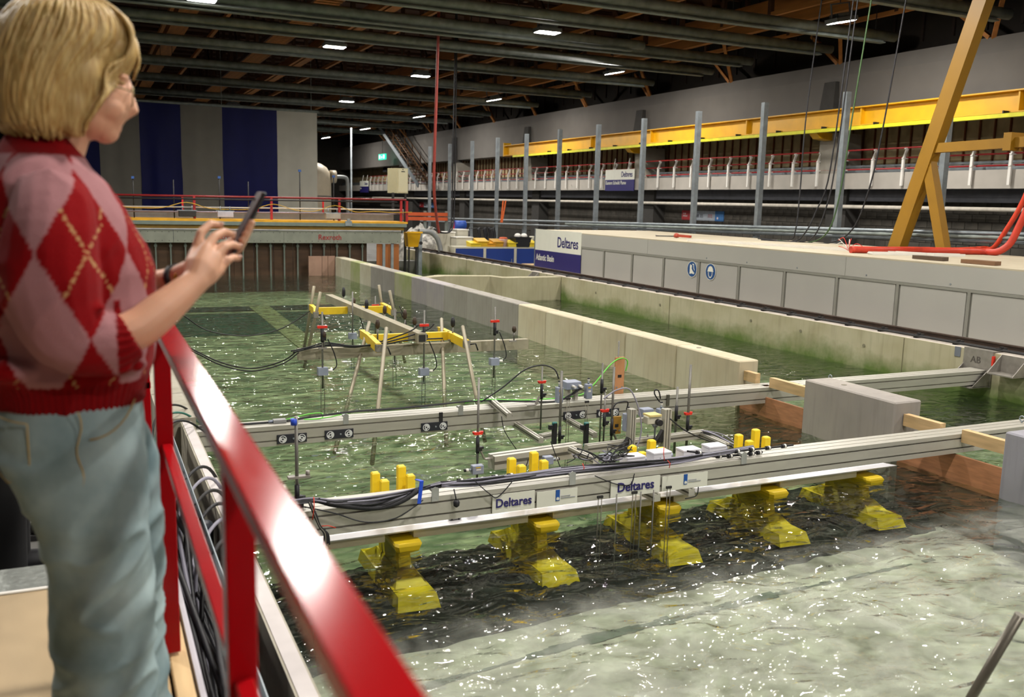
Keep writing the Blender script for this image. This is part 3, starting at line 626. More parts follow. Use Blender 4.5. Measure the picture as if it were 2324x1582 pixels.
# sign at its far end
t = thing('basin_sign', 'large sign reading Deltares Atlantic Basin at the end of the housing', 'sign', (9.96,19,.5))
m = MB(); m.box((9.962,17.86,.94),(9.972,20.15,1.44)); m.build('white_field', OFFW, t)
m = MB(); m.box((9.962,17.86,.30),(9.972,20.15,.94)); m.build('navy_field', NAVY, t)
m = MB(); m.box((9.955,20.15,.2),(10.0,20.19,1.45)); m.build('edge_trim', GALV, t)
text('lettering_top','Deltares',.34,NAVY,t,(9.958,17.98,1.06),(0,-1,0),(0,0,1),align='RIGHT',xs=.86,bold=.004)
text('lettering_bottom','Atlantic Basin',.21,OFFW,t,(9.958,20.08,.70),(0,-1,0),(0,0,1),align='LEFT',xs=.82,bold=.003)
# safety discs
SB = mat('safety blue', '#1d4a80', 0.5, 0, .02)
def disc(px, py, lab, kind):
    q = atx(px, py, 9.97); y, z = q.y, q.z
    t = thing('safety_sign', lab, 'sign', (9.97,y,z))
    def ring(r, x): return [V(x, y+r*math.cos(a), z+r*math.sin(a)) for a in [i*2*math.pi/32 for i in range(32)]]
    m = MB(); m.add(ring(.148,9.979)+ring(.148,9.974),[tuple(range(32)),tuple(range(63,31,-1))]+[(i,(i+1)%32,(i+1)%32+32,i+32) for i in range(32)]); m.build('rim', OFFW, t)
    m = MB(); m.add(ring(.138,9.9728),[tuple(range(32))]); m.build('field', SB, t)
    def poly(nm, P):   # outline in (right, up) units of the disc radius; right is -Y
        m = MB(); m.prism([(y-u*.138, z+w*.138) for u,w in P],'x',9.9695,9.9722); m.build(nm, OFFW, t)
    if kind == 'boot':
        poly('boot', [(-.42,.62),(-.02,.5),(-.05,.05),(.28,-.28),(.55,-.42),(.55,-.6),(.1,-.6),(-.05,-.5),(-.2,-.62),(-.45,-.62)])
        poly('boot_behind', [(.05,.72),(.42,.72),(.45,.2),(.62,-.1),(.56,-.14),(.34,.16),(.30,.6),(.1,.6)])
    else:
        poly('helmet', [(-.55,.12),(-.5,.4),(-.28,.66),(0,.74),(.28,.66),(.5,.4),(.55,.12)])
        poly('helmet_brim', [(-.62,.02),(.62,.02),(.6,.12),(-.6,.12)])
        poly('face', [(-.42,-.02),(-.46,-.02),(-.4,-.5),(-.15,-.78),(.15,-.78),(.4,-.5),(.46,-.02),(.36,-.02),(.32,-.42),(.12,-.64),(-.12,-.64),(-.32,-.42),(-.36,-.02)])
disc(1570,611,'round blue sign with white safety boots on the housing','boot'); disc(1612,617,'round blue sign with a helmeted face on the housing','helmet')
# things on the roof of the housing
RZ = 1.427
def ontop(px, py, dz=0): q = atz(px, py, RZ); return V(q.x, q.y, RZ+dz)
for k, (a, b, lab) in enumerate((((1560,547),(2120,582),'long pale cable tray along the roof of the housing'),((1980,578),(2190,583),'short white cable tray beside the orange hose'))):
    p = ontop(*a); q = ontop(*b); d = (q-p); d.z = 0; L_ = d.length; d.normalize(); n = V(-d.y,d.x,0)
    t = thing('cable_tray', lab, 'cable tray', p)
    for s in (0,.16): m = MB(); m.bar(p+n*s+V(0,0,.02),q+n*s+V(0,0,.02),.012,.04); m.build('side', WHITE, t)
    for i in range(int(L_/.35)+1):
        c = p+d*(i*.35); m = MB(); m.bar(c+V(0,0,.02),c+n*.16+V(0,0,.02),.03,.012); m.build('rung', WHITE, t)
ORG = mat('orange red hose', '#c23a25', 0.5, 0, 0.15, 6)
pts = [ontop(1930,574,.05),ontop(2000,575,.05),ontop(2080,575,.05),ontop(2160,577,.05),ontop(2230,578,.05)]
pp = pts+[atx(2262,572,pts[-1].x), atx(2290,555,pts[-1].x+.1), atx(2310,520,pts[-1].x+.15), atx(2345,440,pts[-1].x+.2), atx(2390,300,pts[-1].x+.2)]
m = MB(); m.tube(spline(pp,6),.055,10); o = m.build('orange_hose', ORG, loc=pts[0]); tag(o,'thick orange hose lying on the housing roof and rising at the right','hose')
pp = [ontop(2080,573,.05),ontop(2170,574,.05),ontop(2230,572,.06)]; X = pp[-1].x; pp += [atx(2255,562,X),atx(2285,520,X),atx(2315,470,X),atx(2345,400,X),atx(2380,280,X)]
m = MB(); m.tube(spline(pp,6),.04,10); o = m.build('orange_hose', mat('bright orange hose','#d8452a',0.45,0,.08), loc=pp[0]); tag(o,'thinner bright orange hose rising at the right edge','hose')
p = ontop(1925,573,.03); t = thing('wire_tangle','tangle of loose red and white wires at the hose end','wires',p)
for k in range(10):
    a = random.random()*6.28; m = MB(); e = p+V(.12*math.cos(a),.25*math.sin(a),.05+.15*random.random()); m.tube(spline([p,p.lerp(e,.5)+V(0,0,.12*random.random()),e],5),.005,5); m.build('wire', REDP if k % 2 else WHITE, t)
p = ontop(1535,540); t = thing('hand_tool','red hand tool with a dark cable on the housing roof','tool',p)
m = MB(); m.lathe([(.0,0),(.05,.01),(.06,.05),(.04,.09),(.0,.1)],p); m.bar(p+V(0,0,.05),p+V(.1,-.35,.04),.06,.05); m.build('body', mat('faded red tool','#a5402c',.5), t)
m = MB(); m.tube(spline([p+V(0,.1,.03),p+V(-.1,.5,.02),p+V(.1,.9,.015)],6),.012,6); m.build('cord', BLACK, t)
for (px,py,lab,c) in ((2115,590,'dark off-cut lying on the housing roof','#574738'),(2230,600,'small wooden off-cut on the housing roof near the right edge','#7a5a40')):
    p = ontop(px,py); m = MB(); m.prism([(p.x-.1,p.y-.25),(p.x+.08,p.y-.2),(p.x+.1,p.y+.2),(p.x-.06,p.y+.28)],'z',RZ,RZ+.05); o = m.build('off_cut', mat('offcut'+c,c,.8), loc=p); tag(o,lab,'wood piece')
# ---- galvanised posts behind the housing
PY = [11.9+2.475*k for k in range(12)]
m = MB(); z0, z1 = -.3, 4.42
m.box((-.06,-.055,z0),(.06,-.045,z1)); m.box((-.06,-.045,z0),(-.05,.055,z1)); m.box((.05,-.045,z0),(.06,.055,z1)); m.box((-.05,.045,z0),(-.03,.055,z1)); m.box((.03,.045,z0),(.05,.055,z1))
pme = m.mesh('channel', GALV); m = MB(); m.box((-.12,-.12,-.3),(.12,.12,-.285)); fme = m.mesh('base_plate', GALV)
for k, Y in enumerate(PY):
    t = thing('steel_post','tall galvanised post behind the housing, %s from the near end' % ORD[k],'post',(14,Y,-.3),'galvanised posts behind the housing')
    a = inst(pme,'channel',(14,Y,0),t); inst(fme,'base_plate',(14,Y,0),t)
for k, (z, r, lab) in enumerate(((1.68,.03,'lower galvanised conduit fixed along the posts'),(1.82,.035,'upper galvanised conduit fixed along the posts'))):
    m = MB(); m.tube([(13.88,6,z),(13.88,40,z-.55)],r,8); o = m.build('conduit', GALV, loc=(13.88,6,z)); tag(o,lab,'conduit')
m = MB(); m.tube([V(13.80,6+i*.05,1.75-i*.0008) for i in range(0,400,4)],[.03+.006*(i%2) for i in range(100)],8); o = m.build('ribbed_duct', DGALV, loc=(13.86,6,1.7)); tag(o,'ribbed flexible duct between the two conduits','duct')
# ---- yellow gantry frame
YG = mat('ochre gantry paint','#8f680c',.5,0,.06,2)
GX = 13.45
t = thing('gantry_frame','ochre yellow gantry frame leaning up at the right edge','gantry',(GX,11.5,-.3))
def seg(nm, p, q, w, h, ext=0):
    a = atx(*p, GX); b = atx(*q, GX); d = (b-a)
    if ext: b = a+d*ext
    m = MB(); m.bar(a, b, w, h, up=(1,0,0)); m.build(nm, YG, t); return a, b
seg('main_leg',(2016,620),(2236,-10),.26,.2,1.25); seg('brace_leg',(2150,620),(2106,350),.18,.16,1.0); seg('cross_beam',(2118,337),(2500,310),.16,.14)
a = atx(2300,322,GX); m = MB(); m.cbox((GX,a.y,a.z),(.3,.14,.28)); m.build('beam_clamp', YG, t)
# ---- cables hanging from the roof to the housing
for k, (P, c, nm) in enumerate((([(1866,-10),(1830,260),(1816,430),(1806,520),(1790,546)],BLACK,'leftmost of the black cables hanging above the housing'),([(1938,-10),(1885,380),(1852,480),(1826,530),(1800,549)],BLACK,'second black cable hanging above the housing'),([(1948,-10),(1895,380),(1872,480),(1848,535),(1815,550)],BLACK,'third black cable hanging above the housing'),([(1979,-10),(1935,260),(1908,430),(1882,520),(1840,551)],mat('dark green cable','#35522a',.5),'green cable hanging above the housing'),([(2058,-10),(2002,300),(1972,430),(1935,520),(1880,553)],BLACK,'rightmost black cable hanging above the housing'))):
    e = ontop(*P[-1]); X = e.x; pts = [e+V(-.3,.6,.012),e+V(0,0,.012)]+[atx(*q,X+.1*i) for i, q in enumerate(reversed(P[:-1]))]
    d = (pts[-1]-pts[-2]); pts.append(pts[-1]+d*((9.25-pts[-1].z)/d.z))
    m = MB(); m.tube(spline(pts,6),.014,6); o = m.build('hanging_cable', c, loc=e); tag(o, nm, 'cable')
# ---- signs on the balcony and wall
def balsign(p0, p1, lab, line2, X=19.9):
    a = atx(*p0,X); b = atx(*p1,X); t = thing('balcony_sign',lab,'sign',(X,(a.y+b.y)/2,b.z)); zm = a.z*.52+b.z*.48
    m = MB(); m.box((X-.01,b.y,zm),(X+.02,a.y,a.z)); m.build('white_field',OFFW,t)
    m = MB(); m.box((X-.01,b.y,b.z),(X+.02,a.y,zm)); m.build('navy_field',NAVY,t)
    h = a.z-b.z; w = a.y-b.y
    text('lettering_top','Deltares',h*.36,NAVY,t,(X-.016,b.y+w*.05,zm+h*.13),(0,-1,0),(0,0,1),align='RIGHT',xs=.8,bold=.004)
    text('lettering_bottom',line2,h*.235,OFFW,t,(X-.016,a.y-w*.03,zm-h*.22),(0,-1,0),(0,0,1),xs=.88 if len(line2) > 10 else .8,bold=.003)
    for s in (.25,.75): m = MB(); m.bar((X+.03,b.y+w*s,a.z-.05),(X+.12,b.y+w*s,a.z+.45),.03,.03); m.build('hanger',WHITE,t)
balsign((1375,386),(1438,433),'balcony sign reading Deltares Eastern Scheldt Flume','Eastern Scheldt Flume')
balsign((817,411),(836,437),'small far balcony sign half navy and half white','Flume')
def emergency(p0, p1, lab, X=20.96):
    a = atx(*p0,X); b = atx(*p1,X); t = thing('emergency_sign',lab,'sign',(X,(a.y+b.y)/2,b.z)); w = a.y-b.y; h = a.z-b.z
    for nm, f0, f1, c in (('red_field',0,.33,mat('sign red','#8e2024',.6)),('white_field',.33,.8,mat('sign grey white','#8b929a',.6)),('blue_field',.8,1,mat('sign blue','#2c5f93',.6))):
        m = MB(); m.box((X,a.y-w*f1,b.z),(X+.03,a.y-w*f0,a.z)); m.build(nm,c,t)
    text('red_text','IN CASE\nEMERGENCY',h*.24,mat('sign light','#c9b9b9',.6),t,(X-.004,a.y-w*.03,a.z-h*.42),(0,-1,0),(0,0,1),xs=.62)
    text('number_dark','088 335',h*.52,mat('sign ink','#1b1f2a',.6),t,(X-.004,a.y-w*.35,b.z+h*.3),(0,-1,0),(0,0,1),xs=.72)
    text('number_red','7112',h*.52,mat('sign red','#8e2024',.6),t,(X-.004,a.y-w*.635,b.z+h*.3),(0,-1,0),(0,0,1),xs=.72)
    m = MB(); m.cyl((X-.004,a.y-w*.86,b.z+h*.3),(X,a.y-w*.86,b.z+h*.3),h*.13,10); m.build('dial_emblem',mat('sign light','#c9b9b9',.6),t)
emergency((1548,477),(1642,503),'wall sign with the number 088 335 7112 below the balcony')
emergency((951,459),(985,472),'distant copy of the emergency number sign on the far block wall')
# ================================================================ FAR END: WAVEMAKER, CURTAINS, STORES
WY = 24.5
t = thing('wavemaker','long wavemaker bridge closing the far end of the basin','machine',(4.3,WY,0))
FAS = mat('grey fascia plate','#7d8074',.6,.1,.12,3)
xs = [-.6,.62,1.98,3.35,4.72,6.05,7.94]
for a, b in zip(xs, xs[1:]):
    m = MB(); m.box((a+.004,WY,.86),(b-.004,WY+.03,1.18)); f = m.build('fascia_plate',FAS,t)
    for i in range(8):
        for zz in (.91,1.13):
            mm = MB(); x = a+.1+(b-a-.2)*i/7; mm.cyl((x,WY-.004,zz),(x,WY+.001,zz),.010,6); mm.build('bolt',DARKM,f)
RX = mat('dark red print','#8f1f1f',.6)
for px in (722,480): q = aty(px,545,WY); text('maker_name','Rexroth',.20,RX,t,(q.x,WY-.004,.95),(1,0,0),(0,0,1),xs=.95,bold=.002)
m = MB(); m.box((-.6,WY-.02,1.19),(7.94,WY+.5,1.215)); m.build('track',mat('pale track','#b5b3b4',.4,.3),t)
m = MB(); m.box((-.6,WY+.06,1.215),(8.05,WY+.9,1.31)); m.build('ochre_beam',mat('ochre beam','#8a6a14',.55,0,.1),t)
m = MB(); m.box((-.6,WY-.02,1.31),(8.1,WY+.3,1.40)); m.build('cable_duct',mat('grey green duct','#6f7a72',.5,.2,.1),t)
m = MB(); m.box((-.6,WY+.05,1.40),(8.15,WY+1.2,1.45)); m.build('deck_edge',mat('deck edge yellow','#d19a1c',.5),t)
m = MB(); m.box((-.6,WY+1.2,1.2),(8.1,WY+2.0,1.62)); m.build('rear_housing',mat('grey housing','#6b6a6a',.6),t)
PAD = mat('dark brown paddle board','#4f3825',.7,0,.2,2,stretch=(1,1,4))
for k in range(15):
    x = -.6+k*.51; m = MB(); m.box((x,WY+.28,-.45),(x+.5,WY+.32,.86)); m.build('paddle_board',PAD,t)
u_ = MB(); u_.box((-.018,-.03,-.4),(.018,.03,.84)); u_.box((-.035,-.035,.74),(.035,.035,.80)); ume = u_.mesh('upright',mat('grey green steel','#6f776f',.5,.4,.1))
for k in range(19): inst(ume,'upright',(.5+.355*k,WY+.2,0),t)
OB = mat('orange brown board','#9a5a28',.6,0,.12,2)
for a, b in ((7.26,7.42),(7.5,7.66),(7.72,7.9)):
    m = MB(); m.box((a,WY+.05,-.45),(b,WY+.08,.84)); m.build('end_board',OB,t)
for x in (7.45,7.69): m = MB(); m.box((x-.035,WY-.01,-.3),(x+.035,WY+.06,.84)); m.build('end_post',GALV,t)
q = aty(790,515,WY-.03); m = MB(); m.box((q.x-.08,WY-.06,1.33),(q.x+.1,WY-.01,1.46)); m.box((q.x-.03,WY-.07,1.44),(q.x+.05,WY-.01,1.52)); m.build('slider',GALV,t)
# railing on the bridge
r = thing('bridge_railing','thin red railing with black undertube on the wavemaker bridge','railing',(4.3,25.0,1.45))
m = MB(); m.tube([(-.6,25.0,2.0),(8.25,25.0,2.06)],.028,8); m.build('top_tube',mat('dark red tube','#7d1a1d',.4,0,.1),r)
m = MB(); m.tube([(-.6,24.97,1.93),(8.0,24.97,1.99)],.022,6); m.build('black_tube',BLACK,r)
for x in (2.55,4.50,6.33,8.27,8.1): m = MB(); m.box((x-.03,24.97,1.45),(x+.03,25.03,2.03)); m.build('post',REDT,r)
for x in (2.35,4.30,6.10): m = MB(); m.box((x-.022,25.9,1.62),(x+.022,25.94,2.0)); m.build('rear_post',mat('bright red post','#c01c22',.4),r)
for z, c in ((1.75,WHITE),(1.63,mat('mauve tube','#8a7f8d',.4,.3))): m = MB(); m.tube([(-.6,25.1,z-.03),(8.2,25.1,z+.03)],.02,6); m.build('mid_tube',c,r)
YC = mat('yellow cable sheath','#b8962a',.5); pts = []
for k in range(17): x = -.4+k*.55; pts.append(V(x,24.93,1.72+(.14 if abs(x-2.4) < .3 or abs(x-4.4) < .3 or abs(x-6.4) < .3 else -.02*(k%2))))
m = MB(); m.tube(spline(pts,4),.010,5); m.build('yellow_cable',YC,r)
for (px, w, c, lab) in ((425,.42,'#1e1c1c','black control box clipped to the bridge railing'),(511,.40,'#aaa8b4','white control box clipped to the bridge railing, left one'),(755,.4,'#98948c','white control box clipped to the bridge railing, right one')):
    q = aty(px,486,24.9); t2 = thing('control_box',lab,'box',(q.x,24.9,1.55)); mt = mat('ctl'+c,c,.5)
    m = MB(); m.box((q.x-w/2,24.82,1.50),(q.x+w/2,24.96,1.65)); m.build('case',mt,t2,bevel=.01)
    m = MB(); m.box((q.x-w/2-.03,24.85,1.65),(q.x+w/2+.03,24.97,1.67)); m.build('lid',GALV,t2)
    for s in (-.12,.12): m = MB(); m.cyl((q.x+s,24.9,1.66),(q.x+s,24.9,1.78),.012,6); m.build('stem',GALV,t2)
for k, (px, y0, y1, blue) in enumerate(((301,400,478,1),(393,408,478,0),(497,400,478,1),(680,385,482,1),(563,412,478,0),(757,398,460,1))):
    a = aty(px,y0,25.2); b = aty(px,y1,25.2); t2 = thing('sensor_pole','slim dark pole rising above the bridge, %s from the left' % ['first','second','fourth','fifth','third (in blue curtain)','sixth'][k].split(' (')[0],'pole',(a.x,25.2,1.45),'poles on the wavemaker bridge')
    m = MB(); m.cyl((a.x,25.2,1.45),(a.x,25.2,a.z),.016,6); m.build('tube',DARKM,t2)
    if blue: m = MB(); m.box((a.x-.035,25.17,a.z-.06),(a.x+.035,25.23,a.z)); m.build('blue_clamp',mat('clamp blue','#2a4f8f',.5),t2)
a = aty(797,290,27.6); t2 = thing('steel_pole','tall pale steel pole right of the curtains','pole',(a.x,27.6,-.3)); m = MB(); m.cyl((a.x,27.6,-.3),(a.x,27.6,a.z),.03,10); m.build('tube',GALV,t2); m = MB(); m.box((a.x-.1,27.5,-.3),(a.x+.1,27.7,-.285)); m.build('base_plate',GALV,t2)
# electrical cabinet at the end of the bridge
t = thing('electrical_cabinet','beige electrical cabinet on a frame at the end of the wavemaker','cabinet',(8.4,26.2,-.3)); CB = mat('beige cabinet','#b6b08f',.5,0,.03)
m = MB(); m.prism([(8.30,26.0),(8.63,26.0),(8.63,26.35),(8.16,26.5),(8.14,26.4)],'z',2.25,2.97); m.build('case',CB,t)
m = MB(); m.box((8.33,25.985,2.28),(8.61,26.0,2.94)); m.build('door',mat('beige door','#bfba9c',.5,0,.02),t)
m = MB(); m.prism([(8.45,2.92),(8.49,2.92),(8.47,2.96)],'y',25.98,25.986); m.build('warning_triangle',DARKM,t)
m = MB(); m.box((8.42,25.98,2.86),(8.53,25.986,2.885)); m.build('name_label',DARKM,t)
for x in (8.2,8.58): m = MB(); m.box((x-.03,26.05,-.3),(x+.03,26.12,2.26)); m.build('leg',DARKM,t)
# drain pipe bend and yellow hopper right of the wavemaker
t = thing('curved_pipe','grey steel pipe bending down beside the wavemaker','pipe',(9.2,26,0))
m = MB(); m.tube(spline([(8.98,26,1.15),(9.1,26,1.15),(9.35,26,1.12),(9.55,26,.95),(9.65,26,.7),(9.68,26,.51)],6),.075,12); m.build('bend',mat('grey pipe','#8a8d8d',.5,.4,.1),t)
m = MB(); m.box((8.95,25.92,-.3),(9.06,26.06,1.1)); m.build('stand',GALV,t)
t = thing('yellow_hopper','dented yellow steel hopper below the cabinet','hopper',(8.7,26,.6)); m = MB(); m.loft([[V(8.56,25.7,.70),V(8.86,25.7,.70),V(8.86,26.0,.70),V(8.56,26.0,.70)],[V(8.50,25.62,1.12),V(8.92,25.62,1.12),V(8.92,26.0,1.12),V(8.50,26.0,1.12)]],smooth=False); m.build('bin',YEL,t)
m = MB(); m.box((8.48,25.6,1.10),(8.96,25.63,1.15)); m.build('lip',YEL,t); m = MB(); m.cyl((8.9,25.55,.82),(8.9,25.6,.82),.05,10); m.build('wheel',BLACK,t)
for x in (8.6,8.82): m = MB(); m.box((x-.02,25.75,-.3),(x+.02,25.8,.7)); m.build('leg',DARKM,t)
# red hose and black cables hanging from the roof
a = aty(995,60,24.2); m = MB(); m.tube(spline([V(a.x,24.2,9.12),a,aty(990,230,24.3),aty(985,400,24.6),aty(988,470,25.0),aty(996,528,25.6)],8),.042,8); o = m.build('red_hose',mat('dull red hose','#9c4038',.5,0,.1),loc=a); tag(o,'long dull red hose hanging from the roof at the wavemaker','hose')
for k, dx in enumerate((0,5)):
    a = aty(1034+dx*.6,58,27); P = [V(a.x,27,9.12),a,aty(1029+dx,300,27),aty(1026+dx,470,27),aty(1020+dx,522,26.8),aty(1005-dx,528,26.6),aty(990-dx,520,26.4)]
    m = MB(); m.tube(spline(P,8),.022,6); o = m.build('hanging_cable',BLACK,loc=a); tag(o,'%s black cable looping down right of the red hose' % ('left','right')[k],'cable')
# ---- curtains
CG = mat('grey curtain cloth','#6d6a61',.8,0,.06,1.5); CGLIT = mat('lamplit curtain cloth','#a9a699',.8,0,.06,1.5); CN = mat('navy curtain cloth','#080d46',.5,0,.12,1.2,spec=.15)  # the paler cloth is the grey one with lamp light painted into its colour
cx = [-2.4,-.9,.58,1.99,3.47,5.0,7.11,8.72]; cm = [CG,CN,CG,CN,CG,CN,CGLIT]; cl = ['far left grey','far left navy','left grey','left navy','middle grey','wide navy','right lamplit grey']
for k in range(7):
    m = MB(); m.nofix = True; n = 40; a, b = cx[k], cx[k+1]; zs = [-.2,.6,1.5,2.5,3.5,4.5,5.45]
    for z in zs:
        for i in range(n+1):
            u = i/n; x = a+(b-a)*u; h = (5.45-z)/5.6
            y = 38+.022*math.sin(u*9+k*2)*(.3+h)+.03*noise.noise(V(x*2.5,z*.35,k))+.05*noise.noise(V(x*.9,z*.8,k+9)); m.v.append(V(x+.03*(h)*math.sin(z*2+k), y, z))
    for j in range(len(zs)-1):
        for i in range(n): q = j*(n+1)+i; m.f.append((q,q+1,q+n+2,q+n+1)); m.sm.append(True)
    o = m.build('curtain',cm[k],loc=((a+b)/2,38,-.2)); tag(o,'%s strip of the tall curtain beyond the wavemaker' % cl[k],'curtain','strips of the tall curtain')
m = MB(); m.tube([(-4,38.05,5.5),(8.8,38.05,5.5)],.05,8); 
for x in (-3,1,5,8.5): m.cyl((x,38.05,5.5),(x,38.05,9.29),.012,5)
o = m.build('curtain_rail',DGALV,loc=(2,38,5.5)); tag(o,'grey rail carrying the tall curtains','rail')
# ---- tank and pipework
t = thing('storage_tank','cream cylindrical tank behind the right curtain','tank',(9.3,41,-.3)); TK = mat('cream tank','#b9ad97',.5,0,.04)
m = MB(); m.lathe([(.7,-.3),(.7,2.9),(.66,3.15),(.5,3.4),(.25,3.55),(.05,3.6)],(9.3,41,0),28); m.build('shell',TK,t)
m = MB(); m.cyl((9.95,40.9,3.0),(10.2,40.9,3.0),.28,16); m.build('flange',TK,t); m = MB(); m.cyl((9.9,40.95,2.3),(10.02,40.9,2.3),.72,24) if False else m.lathe([(.715,2.1),(.715,2.16)],(9.3,41,0),28); m.build('band',mat('tank band','#6d6a64',.6),t)
m = MB(); m.tube(spline([(10.2,40.9,3.0),(10.5,40.9,3.0),(10.68,40.9,2.95),(10.74,40.9,2.75),(10.75,40.9,2.2),(10.75,40.9,-.3)],6),.085,10); m.build('outlet_pipe',mat('grey pipe','#8a8d8d',.5),t)
# service stair up to the roof
t = thing('roof_stair','brown steel stair climbing from the balcony to the roof','stair',(19.2,54,3.0)); ST = mat('brown stair steel','#4f3316',.6,.1,.2,4); A = V(19.0,54.0,2.95); B = V(19.0,63.4,7.5)
for s in (-.4,.4): m = MB(); m.bar(A+V(s,0,0),B+V(s,0,0),.06,.28); m.build('stringer',ST if s > 0 else GALV,t)
for k in range(24): c = A.lerp(B,(k+.5)/24); m = MB(); m.box((c.x-.38,c.y-.14,c.z-.02),(c.x+.38,c.y+.14,c.z+.02)); m.build('tread',ST,t)
for s in (-.4,.4):
    for h in (.45,.9): m = MB(); m.tube([A+V(s,0,h),B+V(s,0,h)],.03,6); m.build('handrail',ST,t)
    for k in range(6): c = A.lerp(B,(k+.3)/6)+V(s,0,0); m = MB(); m.bar(c,c+V(0,0,.92),.05,.05); m.build('baluster',ST,t)
# exit sign
q = atx(868,356,19.2); t = thing('exit_sign','lit green exit sign hanging under the ring beam','sign',q); m = MB(); m.box((q.x-.05,q.y-.8,q.z-.2),(q.x+.05,q.y+.8,q.z+.2)); m.build('lit_box',emit('exit green','#18c9a0',1.6),t)
for k, s in enumerate((-.5,.5)):
    m = MB(); m.box((q.x-.06,q.y+s-.14,q.z-.12),(q.x-.052,q.y+s+.14,q.z+.12)); m.build('running_figure',emit('exit white','#dff8f0',2.0),t)
m = MB(); m.prism([(q.y-.12,q.z+.02),(q.y+.12,q.z+.02),(q.y,q.z-.14)],'x',q.x-.06,q.x-.052); m.build('arrow',MATS['exit white'],t)
m = MB(); m.cyl((q.x,q.y,q.z+.2),(q.x,q.y,7.3),.012,5); m.build('suspension',DARKM,t)
for (p,c,lab) in (((877,375),'#1b1b20','black loudspeaker on the far balcony column'),((960,372),'#1b1b20','black loudspeaker above the balcony beside the stair foot')):
    q = atx(*p,20.6); m = MB(); m.loft([[V(q.x-.15,q.y-.5,q.z-.5),V(q.x+.2,q.y-.45,q.z-.5),V(q.x+.2,q.y+.45,q.z-.5),V(q.x-.15,q.y+.5,q.z-.5)],[V(q.x-.05,q.y-.5,q.z+.45),V(q.x+.2,q.y-.45,q.z+.45),V(q.x+.2,q.y+.45,q.z+.45),V(q.x-.05,q.y+.5,q.z+.45)]],smooth=False); o = m.build('loudspeaker',BLACK,loc=q); tag(o,lab,'loudspeaker')
# ---- store area between the wavemaker and the housing
CBL = mat('cabinet blue','#0f2f77',.5,0,.05,2); CBW = mat('cabinet cream','#b8b4a0',.55,0,.04)
XS = [10.12,11.13,12.17,13.1]
for k in range(3):
    a, b = XS[k], XS[k+1]; t = thing('blue_cabinet','low cream cabinet with a blue door, %s of three behind the rail' % ('left','middle','right')[k],'cabinet',(a,26,-.3),'blue cabinets behind the rail')
    m = MB(); m.box((a,26.02,-.3),(b,26.6,.69)); m.build('carcass',CBW,t)
    m = MB(); m.box((a+.05,26.0,-.22),(b-.05,26.02,.64)); d = m.build('door',CBL,t)
    m = MB(); m.box((b-.14,25.985,.2),(b-.12,26.0,.32)); m.build('handle',GALV,d)
TOPZ = .69
def bin_(px, w, d, h, c, lab, y=26.2):
    q = aty(px,555,y); x = q.x; t = thing('storage_bin',lab,'bin',(x,y,TOPZ)); mt = mat('bin'+c,c,.5,0,.05)
    m = MB(); m.loft([[V(x-w*.45,y-d*.45,TOPZ),V(x+w*.45,y-d*.45,TOPZ),V(x+w*.45,y+d*.5,TOPZ),V(x-w*.45,y+d*.5,TOPZ)],[V(x-w*.5,y-d*.5,TOPZ+h*.6),V(x+w*.5,y-d*.5,TOPZ+h*.6),V(x+w*.5,y+d*.5,TOPZ+h),V(x-w*.5,y+d*.5,TOPZ+h)]],smooth=False); m.build('shell',mt,t)
    m = MB(); m.box((x-w*.52,y-d*.55,TOPZ+h*.58),(x+w*.52,y-d*.5,TOPZ+h*.66)); m.build('rim',mt,t); return x
for px, w, h, c, lab in ((1075,.35,.17,'#dfc22c','small yellow bin at the left end of the cabinets'),(1092,.38,.26,'#cda21c','tall yellow bin second from the left on the cabinets'),(1110,.28,.17,'#d99a26','orange yellow bin third from the left on the cabinets'),(1126,.34,.24,'#b98a1e','dull yellow bin fourth from the left on the cabinets'),(1158,.3,.2,'#dfc52e','yellow bin left of the black crate'),(1168,.3,.2,'#d8bb2a','yellow bin touching the black crate'),(1205,.3,.2,'#dcc02c','yellow bin right of the black crate')): bin_(px,w,.4,h,c,lab, 26.2 if px != 1168 else 26.5)
q = aty(1142,555,26.2); t = thing('bucket','pink white plastic bucket with an orange lid on the cabinets','bucket',(q.x,26.2,TOPZ)); m = MB(); m.lathe([(.11,TOPZ),(.14,TOPZ+.22),(.15,TOPZ+.24)],(q.x,26.2,0),16); m.build('pail',mat('pinkish plastic','#d6b5ac',.5),t); m = MB(); m.lathe([(.13,TOPZ+.24),(.12,TOPZ+.29),(.02,TOPZ+.3)],(q.x,26.2,0),16); m.build('lid',mat('orange lid','#c65a30',.5),t)
q = aty(1181,552,26.2); t = thing('black_crate','black plastic crate holding white bags on the cabinets','crate',(q.x,26.2,TOPZ)); m = MB(); m.loft([[V(q.x-.22,26.0,TOPZ),V(q.x+.22,26.0,TOPZ),V(q.x+.22,26.4,TOPZ),V(q.x-.22,26.4,TOPZ)],[V(q.x-.28,25.98,TOPZ+.3),V(q.x+.28,25.98,TOPZ+.3),V(q.x+.28,26.42,TOPZ+.3),V(q.x-.28,26.42,TOPZ+.3)]],smooth=False); m.build('crate_body',BLACK,t); m = MB(); m.box((q.x-.3,25.96,TOPZ+.27),(q.x+.3,26.44,TOPZ+.3)); m.build('rim',BLACK,t)
for s in (-.1,.12): m = MB(); m.lathe([(.02,TOPZ+.28),(.12,TOPZ+.32),(.08,TOPZ+.4),(.02,TOPZ+.42)],(q.x+s,26.2,0),10); m.build('bag',WHITE,t)
q = aty(1207,556,26.48); t = thing('small_tub','small white tub behind the black crate','tub',(q.x,26.48,TOPZ)); m = MB(); m.lathe([(.06,TOPZ),(.08,TOPZ+.3),(.085,TOPZ+.32)],(q.x,26.5,0),14); m.build('tub',OFFW,t)
